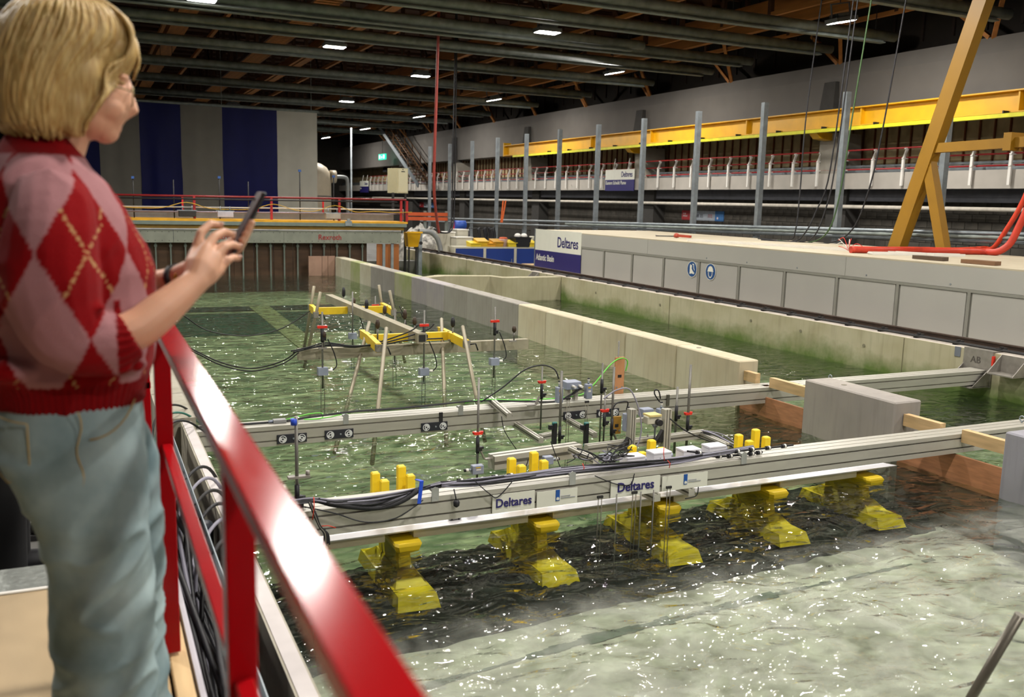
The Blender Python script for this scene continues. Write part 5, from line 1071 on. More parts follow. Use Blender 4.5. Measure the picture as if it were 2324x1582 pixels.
# ---------------------------------------------------------------- two visitors behind her, mostly hidden
def visitor(name, lab, X, Y, fz, trouser, top, shoe, face, lace=None):
    t = thing('person',lab,'person',(X,Y,fz)); b = MB(); H_ = 1.72
    ell(b,(X,Y,fz+1.6),(.085,.075,.115)); b.tube([(X,Y,fz+1.4),(X,Y,fz+1.52)],[.06,.052],12); b.loft([oval(fz+.85,X-.1,X+.1,.15,Y),oval(fz+1.15,X-.1,X+.1,.15,Y),oval(fz+1.38,X-.09,X+.08,.17,Y),oval(fz+1.44,X-.06,X+.06,.08,Y)])
    for s in (-1,1):
        b.tube([(X,Y+s*.19,fz+1.36),(X-.03,Y+s*.24,fz+1.1),(X+.04,Y+s*.22,fz+.88),(X+.07,Y+s*.21,fz+.8)],[.03,.034,.03,.028],10)
        for q in range(5): b.tube([(X+.07+.01*(q-2),Y+s*.21,fz+.8),(X+.09+.014*(q-2),Y+s*.21,fz+.74),(X+.08+.014*(q-2),Y+s*.205,fz+.70-.005*(2-abs(q-2)))],[.011,.009,.008],7)
    ell(b,(X+face*.09,Y,fz+1.58),(.018,.012,.02)); remesh(b,.012,'body',SKIN,t,4)
    m = MB(); m.loft([oval(fz+.92,X-.125,X+.125,.175,Y),oval(fz+1.15,X-.125,X+.12,.175,Y),oval(fz+1.38,X-.11,X+.1,.2,Y),oval(fz+1.46,X-.07,X+.07,.09,Y)])
    for s in (-1,1): m.tube([(X,Y+s*.16,fz+1.38),(X-.03,Y+s*.24,fz+1.1),(X+.04,Y+s*.225,fz+.88)],[.07,.055,.04],12)
    remesh(m,.012,'jacket',top,t,4)
    m = MB(); m.loft([oval(fz+1.0,X-.11,X+.11,.16,Y),oval(fz+.82,X-.12,X+.12,.18,Y)])
    for s in (-1,1): m.loft([oval(fz+.86,X-.105,X+.1,.088,Y+s*.09),oval(fz+.5,X-.075,X+.075,.07,Y+s*.1),oval(fz+.08,X-.06,X+.06,.055,Y+s*.11)])
    remesh(m,.01,'trousers',trouser,t,4)
    for s in (-1,1):
        m = MB(); ell(m,(X+face*.074,Y+s*.03,fz+1.615),(.012,.013,.009),10,6); m.build('eye',MATS['eye white'],t)
    m = MB(); ell(m,(X+face*.08,Y,fz+1.535),(.008,.024,.006),10,5); m.build('mouth',mat('lips','#a8665a',.5),t)
    m = MB(); ell(m,(X-.01,Y,fz+1.645),(.1,.088,.10)); m.build('hair',mat('brown hair','#3a281a',.6),t)
    for s in (-1,1):
        m = MB(); ell(m,(X+face*.05,Y+s*.11,fz+.05),(.14,.048,.05),16,8); m.box((X+face*.05-.13,Y+s*.11-.045,fz),(X+face*.05+.13,Y+s*.11+.045,fz+.025)); o = m.build('shoe',shoe,t)
        if lace:
            for q in range(4): m = MB(); c = X+face*(.02+.03*q); m.tube([(c,Y+s*.11-.03,fz+.085-.004*q),(c,Y+s*.11,fz+.101-.006*q),(c,Y+s*.11+.03,fz+.085-.004*q)],.004,5); m.build('lace',lace,o)
visitor('a','visitor in dark blue jeans behind the woman, only a leg in view',-.225,4.75,.45,mat('dark blue denim','#161c30',.85,0,.1),mat('charcoal jacket','#24252a',.8),DARKM,1)
visitor('b','visitor in black trousers and black shoes with blue laces at the left edge',-.335,4.1,.45,mat('black trouser','#0d0d0f',.85,0,.1),mat('black jacket','#121214',.8),BLACK,1,mat('blue lace','#2c58c8',.6))
# ================================================================ INSTRUMENTS
def col(c): return mat('c'+c, c, .5, 0, .05)
PSTEEL = mat('grey rod steel','#77756f',.4,.6,.08)
def pole(top, Y, z0, lab, handle=None, slider=None, r=.008, foot=None, base=None, knob=False):
    a = aty(*top, Y); t = thing('probe_pole', lab, 'pole', (a.x,Y,z0))
    m = MB(); m.cyl((a.x,Y,z0),(a.x,Y,a.z),r,8); m.build('rod',PSTEEL,t)
    if handle:
        z = aty(top[0],handle,Y).z; m = MB(); m.box((a.x-.032,Y-.012,z-.010),(a.x+.032,Y+.012,z+.010)); m.cyl((a.x-.03,Y,z),(a.x-.03,Y,z+.013),.012,8); m.cyl((a.x+.03,Y,z),(a.x+.03,Y,z+.013),.012,8); m.build('handle',REDP,t)
    if slider:
        z1 = aty(top[0],slider[0],Y).z; z2 = aty(top[0],slider[1],Y).z; m = MB(); m.cyl((a.x,Y,z2),(a.x,Y,z1),.014,8); m.cbox((a.x+.012,Y,z2+.25*(z1-z2)),(.035,.03,.03)); m.cyl((a.x+.01,Y,z2+.3*(z1-z2)),(a.x+.045,Y,z2+.3*(z1-z2)),.010,8); m.build('slider',BLACK,t)
    if foot:      # bent bracket to a beam
        s = foot; z = aty(top[0],slider[1],Y).z+.02; m = MB(); m.bar((a.x+s*.02,Y,z),(a.x+s*.055,Y,z-.07),.03,.008); m.bar((a.x+s*.055,Y,z-.07),(a.x+s*.13,Y+.02,z-.075),.03,.008,up=(0,0,1)); m.build('bracket',STEEL,t)
    if base: m = MB(); m.box((a.x-.03,Y-.03,z0),(a.x+.03,Y+.03,z0+.05)); m.build('clamp',DARKM,t)
    return t, a
def case(px, py, Y, w, h, d, lab, cable=None, plug='top', yellow=True, c=BOXG):
    q = aty(px,py,Y); t = thing('instrument_case', lab, 'instrument', (q.x,Y,q.z-h/2))
    m = MB(); m.box((q.x-w/2,Y-d/2,q.z-h/2),(q.x+w/2,Y+d/2,q.z+h/2)); m.build('case',c,t,bevel=.004)
    if plug == 'top': m = MB(); m.cyl((q.x,Y,q.z+h/2),(q.x,Y,q.z+h/2+.025),.010,10); m.build('gland',GALV,t); m = MB(); m.cyl((q.x,Y,q.z+h/2+.025),(q.x,Y,q.z+h/2+.05),.011,10); m.build('plug',WHITE,t); m = MB(); m.cyl((q.x,Y,q.z+h/2+.045),(q.x,Y,q.z+h/2+.055),.012,10); m.build('plug_ring',BLACK,t)
    if plug in ('left','right'):
        s = -1 if plug == 'left' else 1; x = q.x+s*w/2; m = MB(); m.cyl((x,Y,q.z),(x+s*.025,Y,q.z),.010,10); m.build('gland',GALV,t); m = MB(); m.cyl((x+s*.025,Y,q.z),(x+s*.045,Y,q.z),.012,10); m.build('plug',WHITE,t); m = MB(); m.cyl((x+s*.045,Y,q.z),(x+s*.058,Y,q.z),.011,10); m.build('plug_ring',BLACK,t)
    if yellow: m = MB(); m.box((q.x-w*.25,Y-d/2-.001,q.z+h*.22),(q.x+w*.2,Y-d/2,q.z+h*.34)); m.build('yellow_label',col('#cfae3a'),t); m = MB(); m.box((q.x-w*.2,Y-d/2-.001,q.z-h*.02),(q.x+w*.22,Y-d/2,q.z+h*.1)); m.build('white_label',WHITE,t)
    return t, q
# ---- light aluminium frame between the beams
def profile(nm, a, b, lab, w=.045, h=.045, th=None):
    t = th or thing('aluminium_profile', lab, 'profile', a); m = MB(); m.bar(a,b,w,h); m.build('bar',ALU,t)
    d = (Vector(b)-Vector(a)).normalized(); sd = d.cross(V(0,0,1)).normalized()
    for s in (-1,1): m = MB(); m.bar(Vector(a)+sd*s*(w/2),Vector(b)+sd*s*(w/2),.004,h*.22); m.build('slot',ALUD,t)
    m = MB(); m.bar(Vector(a)+V(0,0,h/2),Vector(b)+V(0,0,h/2),w*.2,.003); m.build('slot',ALUD,t); return t
zt = FB['z1']
p_a = atz(1115,1048,.20); p_b = atz(1312,1020,.20); profile('x',p_a,p_b,'short aluminium bar carrying the left gauges between the beams',.10,.10)
p_c = atz(1330,1018,.20); p_d = atz(1600,984,.20); profile('x',p_c,p_d,'long aluminium bar carrying the uprights between the beams',.06,.06)
def P3(px,py,z): return atz(px,py,z)
profile('x',P3(1108,903,.335),P3(1156,944,.335),'short bar jutting from the top of the far beam')
profile('x',P3(1168,962,.14),P3(1228,1000,.14),'left bar running from the far beam towards the near beam')
profile('x',P3(1226,992,.15),P3(1262,985,.15),'small cross bar at the end of the left running bar')
profile('x',P3(1282,950,.14),P3(1350,988,.14),'right bar running from the far beam towards the near beam')
profile('x',P3(1295,1020,.25),P3(1352,1048,.25),'angled bar joining the gauge bar to the near beam')
profile('x',P3(1590,986,.2),P3(1650,1012,.2),'bar under the cable bunch at the right end')
for a, b, lab in ((P3(1445,1108,.19),P3(1492,1130,.19),'left stub profile poking out under the near beam'),(P3(1528,1098,.19),P3(1570,1118,.19),'right stub profile poking out under the near beam')): profile('x',a,b,lab,.05,.05)
for (px,y0,y1,w,lab) in ((1434,928,1036,.05,'left upright of the gauge frame'),(1513,928,1018,.065,'right upright of the gauge frame')):
    Yp = 5.9; a = aty(px,y0,Yp); b = aty(px-3,y1,Yp); t = thing('aluminium_upright',lab,'profile',(b.x,Yp,b.z)); m = MB(); m.box((a.x-w/2,Yp-.03,b.z),(a.x+w/2,Yp+.03,a.z)); m.build('bar',ALU,t)
    for s in (-.2,.2): m = MB(); m.box((a.x+s*w-.003,Yp-.032,b.z),(a.x+s*w+.003,Yp-.03,a.z)); m.build('slot',ALUD,t)
    m = MB(); m.prism([(a.x-w/2,b.z+.06),(a.x-w/2,b.z+.16),(a.x-w/2-.07,b.z+.06)],'y',Yp-.02,Yp+.02); m.build('gusset',DARKM,t)
a = aty(1436,955,5.95); b = aty(1510,948,5.95); t = thing('cross_rail','horizontal profile between the two gauge frame uprights','profile',a); m = MB(); m.bar(a,b,.03,.03); m.build('bar',ALU,t)
# ---- poles
pole((672,945),4.90,NB['z1'],'pole with blue tape at the left end of the near beam',None,(1100,1142),.010,None,True)
t_ = pole((1087,858),5.85,.02,'pole with red handle left of the gauge bar',983,(990,1028),.009,1)[0]
pole((1231,832),6.95,.1,'pole with red handle in front of the far beam',867,(872,905),.008,-1)
pole((1275,842),6.6,.05,'thick plain pole by the black clamps',None,(967,1000),.012)
pole((1368,824),6.7,.0,'pole with a wing nut right of the target plates',None,(860,892),.008,1)
pole((1394,833),6.3,.05,'plain pole in front of the brown board',None,(950,988),.010,1)
pole((1374,892),6.2,.15,'short pole with red cap and white fork',932,(938,967),.008)
pole((1538,878),6.2,.0,'plain black sleeved pole right of the gauge frame',None,(920,955),.010)
pole((1568,828),6.1,.05,'tall pole with red handle at the right of the gauge frame',938,(944,978),.011,-1)
pole((1405,774),7.28,.25,'short rod above the wooden board behind the far beam')
pole((1470,985),6.0,-.3,'thin rod below the right gauge frame',None,None,.006)
pole((1418,1000),6.0,-.3,'thin rod below the left gauge frame',None,None,.006)
# blue tape
a = aty(672,952,4.90); m = MB(); m.cyl((a.x-.012,4.90,a.z-.03),(a.x-.012,4.90,a.z+.005),.018,10); o = m.build('blue_tape',col('#2148c0'),loc=a); tag(o,'blue tape wrapped on the leftmost pole top','tape')
a = aty(678,1082,4.90); m = MB(); m.box((a.x-.06,4.88,a.z-.006),(a.x+.06,4.92,a.z+.006)); m.cyl((a.x+.05,4.90,a.z),(a.x+.05,4.90,a.z+.03),.012,8); o = m.build('pole_clamp',STEEL,loc=a); tag(o,'steel wing clamp on the leftmost pole','clamp')
# ---- cases
case(1083,1065,5.8,.085,.065,.05,'grey gauge case at the foot of the left red handled pole',plug='left')
case(1243,1044,5.75,.075,.06,.05,'grey gauge case beside the yellow towers, plug to the right',plug='right',yellow=False)
case(1269,896,7.0,.06,.14,.05,'upright grey case left of the large case on the far beam')
case(1335,888,7.05,.062,.135,.05,'upright grey case right of the large case on the far beam')
t, q = case(1296,873,7.15,.15,.07,.12,'large grey case with two plugs on the far beam',plug='none',yellow=False)
for dx in (-.02,.05): m = MB(); m.cyl((q.x+dx,7.03,q.z),(q.x+dx,7.09,q.z),.012,10); m.build('plug',WHITE,t)
m = MB(); m.box((q.x-.05,7.12,FB['z1']),(q.x-.02,7.18,q.z-.035)); m.build('stand',ALU,t); m = MB(); m.box((q.x+.03,7.12,FB['z1']),(q.x+.06,7.18,q.z-.035)); m.build('stand',ALU,t)
case(1424,958,5.95,.07,.14,.05,'tall grey case left of the gauge frame with a cable loop',yellow=False)
case(1466,936,6.15,.10,.07,.08,'grey case inside the gauge frame',plug='none',yellow=False)
case(1500,937,6.1,.07,.075,.05,'small grey case inside the gauge frame with a cable loop')
case(1582,1035,5.7,.07,.05,.05,'grey gauge case beyond the white junction boxes',plug='right')
case(1375,1038,5.75,.10,.05,.05,'blue grey case behind the cable nest',plug='none',yellow=False)
q = aty(1482,953,5.85); t = thing('motor_bracket','cream bracket with a black knob in the gauge frame','bracket',q); m = MB(); m.box((q.x-.06,5.83,q.z-.03),(q.x+.07,5.9,q.z+.03)); m.build('block',col('#c5c2b0'),t,bevel=.004); m = MB(); m.box((q.x-.05,5.82,q.z+.03),(q.x+.06,5.92,q.z+.045)); m.build('yellow_top',col('#d9c884'),t); m = MB(); m.cyl((q.x+.03,5.79,q.z-.015),(q.x+.03,5.83,q.z-.015),.025,14); m.build('knob',BLACK,t); m = MB(); m.lathe([(.035,0),(.02,-.03),(.008,-.04),(.006,-.12)],(q.x+.03,5.86,q.z-.03),14); m.build('probe_cup',BOXG,t)
# black clamps with teal ends
for (p,lab) in (((1258,985),'left black quick clamp with teal pads'),((1330,985),'right black quick clamp with teal pads')):
    q = aty(*p,6.3); t = thing('quick_clamp',lab,'clamp',q); m = MB(); m.box((q.x-.014,6.28,q.z-.09),(q.x+.014,6.32,q.z+.09)); m.box((q.x-.05,6.285,q.z+.04),(q.x-.01,6.315,q.z+.075)); m.build('body',BLACK,t)
    for dz in (-.095,.085): m = MB(); m.cyl((q.x+.0,6.3,q.z+dz-.012),(q.x+.0,6.3,q.z+dz+.012),.02,10); m.build('pad',col('#0f5f5a'),t)
# wooden boards
for (p,w,h,Yb,c,lab) in (((1405,853),.10,.36,7.27,'#c0895c','upright pine board clamped behind the far beam'),((1398,965),.085,.15,6.4,'#9a7226','small brown board hanging in front of the far beam')):
    q = aty(*p,Yb); t = thing('wooden_board',lab,'board',(q.x,Yb,q.z-h/2)); wm_ = mat('wood'+c,c,.7,0,.12,4,stretch=(5,1,1)); m = MB(); m.box((q.x-w/2,Yb-.01,q.z-h/2-(.05 if h > .2 else 0)),(q.x+w/2,Yb+.01,q.z+h/2)); m.build('plank',wm_,t)
    m = MB(); m.box((q.x-w*.2,Yb-.012,q.z-.015),(q.x+w*.2,Yb-.01,q.z+.012)); m.build('slot',DARKM,t)
    for s in (-.3,.3): m = MB(); m.cyl((q.x+s*w,Yb-.016,q.z-h*.3),(q.x+s*w,Yb-.01,q.z-h*.3),.008,8); m.build('bolt',GALV,t)
# white junction boxes on the near beam
for k, (px,py) in enumerate(((1437,1042),(1497,1032),(1564,1026),(1622,1018))):
    Yj = 5.10; q = aty(px,py,Yj); t = thing('junction_box','white junction box behind the near beam cables, %s from the left' % ORD[k],'box',(q.x,Yj,q.z-.04),'white junction boxes on the near beam'); w = .145; JW = col('#d9d8e0')
    m = MB(); m.box((q.x-w/2,Yj-.04,q.z-.05),(q.x+w/2,Yj+.06,q.z+.012)); m.build('case',JW,t,bevel=.003); m = MB(); m.box((q.x-w/2-.002,Yj-.042,q.z+.013),(q.x+w/2+.002,Yj+.062,q.z+.028)); m.build('lid',JW,t,bevel=.003); m = MB(); m.cyl((q.x+w/2,Yj,q.z-.01),(q.x+w/2+.03,Yj,q.z-.01),.014,10); m.build('gland',col('#a9adc0'),t)
    m = MB(); m.bar((q.x-w*.3,5.03,q.z-.055),(q.x+w*.3,5.03,q.z-.055),.2,.008); m.build('mount',ALU,t)
# thin probe rods dangling in front of and behind the beams
PR = mat('thin probe wire','#6e6a5e',.4,.5)
for k, (px,py,Yp,lab) in enumerate(((1362,1128,4.75,'first pair of probe wires dangling in front of the near beam'),(1440,1118,4.75,'second pair of probe wires dangling in front of the near beam'),(1518,1106,4.75,'third pair of probe wires dangling in front of the near beam'),(1290,905,6.95,'left pair of probe wires before the far beam'),(1332,912,6.95,'right pair of probe wires before the far beam'))):
    q = aty(px,py,Yp); t = thing('probe_wires',lab,'probe',(q.x,Yp,-.3),'pairs of thin probe wires')
    for s in (-.012,.012): m = MB(); m.cyl((q.x+s,Yp,-.28),(q.x+s,Yp,q.z),.0028,5); m.build('wire',PR,t)
    m = MB(); m.box((q.x-.02,Yp-.006,q.z-.008),(q.x+.02,Yp+.006,q.z+.008)); m.build('holder',DARKM,t)
for k,(px,py,Yp) in enumerate(((1400,1122,4.75),(1455,1116,4.75),(1484,1112,4.75))):
    q = aty(px,py,Yp); m = MB(); m.cyl((q.x,Yp,-.3),(q.x,Yp,q.z),.005,6); o = m.build('probe_rod',PSTEEL,loc=(q.x,Yp,-.3)); tag(o,'single steel probe rod in front of the near beam, %s from the left' % ORD[k],'probe','single probe rods before the near beam')
# ---- cable bundles along the near beam
DY = -.12
def onb(px, py, Y=4.95, dz=0): Y = Y+DY; q = aty(px,py,Y); return V(q.x,Y,q.z+dz)
rnd = random.Random(11)
for k in range(16):
    f = k/15; pts = [V(.63,4.84+.02*rnd.random(),.385),onb(690,1132+8*f,4.93),onb(760,1134+14*f,4.90),onb(840,1128+(26*f),4.885),onb(900,1118+18*f,4.89),onb(950,1106+8*f,4.93),onb(1000,1096+8*f,4.96)]
    pts = [p+V(0,rnd.uniform(-.012,.012),rnd.uniform(-.004,.004)) for p in pts]
    m = MB(); m.tube(spline(pts,5),.0062,5); o = m.build('bundle_cable',BLACK if k % 2 else GREYC,loc=pts[0]); tag(o,'cable in the thick bundle fanning out at the left of the near beam','cable','cables fanning out at the left')
for k in range(12):
    f = k/11; pts = [onb(1000,1096+8*f,4.96),onb(1080,1086+14*f,4.95),onb(1180,1076+14*f,4.945),onb(1300,1060+14*f,4.95),onb(1420,1050+14*f,4.94),onb(1540,1038+10*f,4.95),onb(1640,1022+10*f,4.97),onb(1710,1012+8*f,5.0)]
    pts = [p+V(0,rnd.uniform(-.015,.015),rnd.uniform(-.004,.004)) for p in pts]
    m = MB(); m.tube(spline(pts,5),.0068,5); o = m.build('bundle_cable',GREYC if k % 3 else BLACK,loc=pts[0]); tag(o,'cable in the long bundle lying along the top of the near beam','cable','cables along the near beam')
for k, P in enumerate(([(1000,1100),(1040,1092),(1080,1090),(1130,1082),(1180,1078)],[(1560,1024),(1620,1030),(1690,1022),(1750,1016),(1800,1010)],[(1570,1034),(1640,1036),(1700,1030),(1730,1026)])):
    pts = [onb(x,y,4.97) for x,y in P]; t = thing('connector_cable',('left row of black plugs with white bands on the near beam','upper row of black plugs at the right end of the bundle','lower row of black plugs at the right end of the bundle')[k],'connectors',pts[0])
    m = MB(); m.tube(spline(pts,4),.007,6); m.build('cable',BLACK,t)
    for i in range(1,7):
        sp = spline(pts,8); c = sp[min(len(sp)-2,int(i*len(sp)/7))]; d = (sp[min(len(sp)-1,int(i*len(sp)/7)+1)]-c).normalized(); m = MB(); m.cyl(c-d*.02,c+d*.02,.014,10); m.build('plug',BLACK,t); m = MB(); m.cyl(c+d*.0,c+d*.014,.0148,10); m.build('white_band',WHITE,t)
pts = [onb(690,1150,4.9),onb(760,1165,4.895),onb(830,1185,4.89),onb(900,1175,4.89),onb(960,1135,4.9)]; m = MB(); m.tube(spline(pts,6),.004,5); o = m.build('slack_cable',BLACK,loc=pts[0]); tag(o,'thin slack cable drooping below the left bundle','cable')
pts = [onb(740,1140,4.905),onb(800,1150,4.893),onb(860,1152,4.888),onb(910,1138,4.89),onb(950,1112,4.9)]; m = MB(); m.tube(spline(pts,6),.016,8); o = m.build('braided_sleeve',mat('braided black sleeve','#1d1d22',.6,0,.5,90),loc=pts[0]); tag(o,'braided black sleeve hanging in the left bundle','cable')
a = onb(955,1112,4.885); t = thing('cable_strap','blue hook and loop strap round the left cable bundle','strap',a); m = MB(); m.bar(onb(951,1143,4.88),onb(957,1092,4.88),.022,.004,up=(0,1,0)); m.bar(onb(957,1092,4.88),onb(945,1088,5.0),.022,.004); m.build('band',col('#1f4fd0'),t)
RZT = col('#e0452e')
for (P,lab) in (([(712,1128),(713,1150),(709,1180)],'orange zip tie near the left end of the near beam'),([(730,1194),(745,1193),(762,1198)],'orange zip tie on the dropping bundle'),([(1515,1045),(1521,1052),(1519,1062)],'red zip tie round the middle of the long bundle'),([(1322,1052),(1326,1062),(1324,1066)],'red zip tie by the raised clip'),([(1507,1015),(1506,1030),(1508,1046)],'thin red thread hanging at the gauge frame')):
    pts = [onb(x,y,4.87) for x,y in P]; m = MB(); m.tube(pts,.0028,5); o = m.build('zip_tie',RZT,loc=pts[0]); tag(o,lab,'zip tie')
for k in range(7):
    f = k/6; pts = [onb(700+6*f,1140,4.9),onb(712+6*f,1168,4.88),onb(724+4*f,1195,4.875),onb(735+10*f,1212,4.87),onb(738+14*(f-.3),1238+6*math.sin(k),4.87)]
    m = MB(); m.tube(spline(pts,5),.0042,5); o = m.build('drop_cable',BLACK if k != 2 else col('#a39a86'),loc=pts[0]); tag(o,'thin cable in the bunch dropping past the left end of the deck','cable','cables dropping past the deck')
pts = [onb(1030,1110,4.9),onb(1034,1128,4.89),onb(1036,1140,4.888)]; t = thing('hanging_plug','black plug dangling on a loop of the near beam bundle','plug',pts[-1]); m = MB(); m.tube(pts,.004,5); m.build('lead',BLACK,t); m = MB(); m.lathe([(.006,.0),(.018,.01),(.02,.03),(.012,.045)],pts[-1]-V(0,0,.03),10); m.build('plug',BLACK,t)
# nest of cables in the middle
for k in range(26):
    c = onb(1370+rnd.uniform(-40,50),1040+rnd.uniform(-12,14),5.1); pts = [c]
    for i in range(4): pts.append(pts[-1]+V(rnd.uniform(-.09,.11),rnd.uniform(-.03,.03),rnd.uniform(-.03,.035)))
    m = MB(); m.tube(spline(pts,4),.0038,5); o = m.build('nest_cable',BLACK if k % 4 else GREYC,loc=c); tag(o,'cable in the tangled nest at the middle of the near beam','cable','cables in the tangled nest')
for (P,Yp,lab) in (([(1310,1018),(1345,1030),(1385,1055),(1420,1062),(1480,1058),(1500,1040)],4.9,'black cable sweeping from the gauge bar into the nest'),([(1250,1002),(1260,1030),(1272,1062)],5.4,'thin cable running down from the left clamp'),([(1138,945),(1146,980),(1172,1020)],6.4,'thin cable hanging from the jutting bar'),([(1350,1080),(1395,1098),(1430,1100),(1440,1075)],4.78,'thin cable drooping over the larger name plate'),([(1078,1092),(1110,1120),(1130,1128),(1165,1090)],4.78,'thin cable drooping over the left name plate'),([(1585,1105),(1580,1125),(1555,1132)],4.76,'thin cable curling under the right stub'),([(1200,1040),(1190,1065),(1165,1085)],5.3,'thin cable left of the yellow towers'),([(1370,905),(1400,885),(1430,885),(1450,930),(1455,980),(1440,1020),(1400,1045)],5.7,'thick grey cable arching through the gauge frame'),([(1520,950),(1560,980),(1620,1005),(1660,1012)],5.6,'black cable running right from the gauge frame'),([(1497,912),(1486,895),(1487,885),(1495,888),(1499,905)],6.1,'small black cable loop on the right gauge case'),([(1422,930),(1424,912),(1400,915),(1390,930)],5.95,'black cable loop on the left gauge case')):
    pts = [aty(x,y,Yp) for x,y in P]; m = MB(); m.tube(spline(pts,6),.0055 if 'thin' not in lab else .0034,6); o = m.build('free_cable',GREYC if 'grey' in lab else BLACK,loc=pts[0]); tag(o,lab,'cable')
for k in range(9):
    pts = [aty(1598+rnd.uniform(-8,8),978+rnd.uniform(-3,5),5.95)]; pts += [pts[0]+V(.05+.02*k*.3,-.1,-.02),pts[0]+V(.12+.02*rnd.random(),-.25,-.06-.02*rnd.random()),pts[0]+V(.16,-.45,-.07)]
    m = MB(); m.tube(spline(pts,5),.004,5); o = m.build('bunch_cable',BLACK if k % 2 else GREYC,loc=pts[0]); tag(o,'cable in the bunch tied at the right end of the gauge bar','cable','cables bunched at the right end')
# ---- cables on the far beam
pts = [V(.66,7.13,.31),aty(640,957,7.13),aty(700,948,7.12),aty(800,935,7.12),aty(900,928,7.12),aty(1000,918,7.12),aty(1090,910,7.12),aty(1200,912,7.1),aty(1270,910,7.1),aty(1322,880,7.08)]
for k in range(3): m = MB(); m.tube(spline([p+V(0,.012*k,.003*(k%2)) for p in pts],5),.0055,5); o = m.build('beam_cable',BLACK,loc=pts[0]); tag(o,'black cable lying along the top of the far beam, %s of three' % ('front','middle','back')[k],'cable')
pts = [aty(1092,912,7.1),aty(1140,880,7.1),aty(1190,840,7.1),aty(1230,829,7.1),aty(1258,838,7.05),aty(1268,860,7.02)]; m = MB(); m.tube(spline(pts,6),.0065,6); o = m.build('arched_cable',BLACK,loc=pts[0]); tag(o,'black cable arching high above the far beam to the upright case','cable')
pts = [aty(640,955,7.15),aty(700,940,7.16),aty(730,938,7.16),aty(728,950,7.1),aty(690,952,7.1),aty(740,948,7.1),aty(800,935,7.14)]; m = MB(); m.tube(spline(pts,6),.005,6); o = m.build('green_cable',GREENC,loc=pts[0]); tag(o,'bright green cable looped at the left of the far beam','cable')
pts = [aty(1055,915,7.13),aty(1100,907,7.13),aty(1200,908,7.13),aty(1310,898,7.16),aty(1345,875,7.2),aty(1385,828,7.25),aty(1410,813,7.26),aty(1424,820,7.27),aty(1420,842,7.28)]; m = MB(); m.tube(spline(pts,6),.006,6); o = m.build('green_cable',GREENC,loc=pts[0]); tag(o,'bright green cable rising over the upright pine board','cable')
q = aty(634,955,7.13); t = thing('inline_adapter','grey inline adapter on the left end of the far beam','adapter',q); m = MB(); m.box((q.x-.05,7.1,FB['z1']),(q.x+.05,7.16,FB['z1']+.028)); m.build('case',col('#8f9090'),t,bevel=.003); m = MB(); m.cyl((q.x-.085,7.13,FB['z1']+.014),(q.x-.05,7.13,FB['z1']+.014),.011,10); m.build('plug',BOXG,t)
# ---- far gauge rig on trestles
GRB = mat('weathered grey beam','#9a937e',.75,0,.1,4); RODT = mat('trestle tube','#8f8772',.5,.4,.08)
A = V(2.09,10.15,.322); B = V(4.94,10.15,.322)
t = thing('cross_beam','weathered cross beam of the far gauge rig','beam',A); m = MB(); m.bar(A,B,.09,.125); m.build('hollow_section',GRB,t)
A = V(3.47,9.9,.485); B = V(3.47,14.4,.485); t = thing('long_beam','weathered long beam of the far gauge rig pointing at the wavemaker','beam',A); m = MB(); m.bar(A,B,.11,.115); m.build('hollow_section',GRB,t); m = MB(); m.box((3.43,9.895,.445),(3.51,9.899,.525)); m.build('open_end',DARKM,t)
YT = mat('trestle yellow','#e8c324',.5,0,.05)
def trestle(Y0, pts4, lab, zc, legs=None):
    c = V(3.47,Y0,zc); t = thing('trestle',lab,'trestle',(3.47,Y0,-.4)); xl = pts4[0]; xr = pts4[1]
    m = MB(); m.bar(V(xl,Y0,zc),V(3.412,Y0,zc),.06,.1); m.build('bar',YT,t); m = MB(); m.bar(V(3.528,Y0,zc),V(xr,Y0,zc),.06,.1); m.build('bar',YT,t)
    ends = []
    for x, s in ((xl,-1),(xr,1)):
        a = V(x,Y0,zc); b1 = V(x+(-.09 if s < 0 else -.05),Y0-(.68 if legs else .42),zc); b2 = V(x+.03,Y0+.44,zc)
        m = MB(); m.bar(a,b1,.06,.1); m.build('arm',YT,t); m = MB(); m.bar(a,b2,.06,.1); m.build('arm',YT,t)
        for e, sx in ((b1,s*.16),(b2,s*.12)):
            if legs is None: m = MB(); m.tube([e+V(-sx*.4,0,.32),e,e+V(sx*1.1,0,-.75)],.022,10); m.build('leg',RODT,t)
            m = MB(); m.cbox(e,(.07,.07,.08)); m.build('coupler',STEEL,t); m = MB(); m.tube([e+V(.03,-.03,.0),e+V(.09,-.05,.01),e+V(.12,-.05,-.07)],.009,6); m.build('lever',BLACK,t)
    return t
tn_ = trestle(10.27,(2.95,3.95),'near yellow trestle of the far gauge rig',.445,1); trestle(13.05,(2.95,4.04),'far yellow trestle of the far gauge rig',.445)
for tp, Yt, bt_ in (((838,732),10.75,(796,890)),((877,745),9.62,(858,925)),((1002,724),10.72,(1008,880)),((1050,741),9.64,(1080,896))):
    a_ = aty(*tp,Yt); b_ = atz(*bt_,0); d_ = b_-a_; m = MB(); m.tube([a_,b_,a_+d_*((a_.z+.4)/a_.z)],.022,10); m.build('leg',RODT,tn_)
GH = mat('dark wooden grip','#3a2a1a',.6)
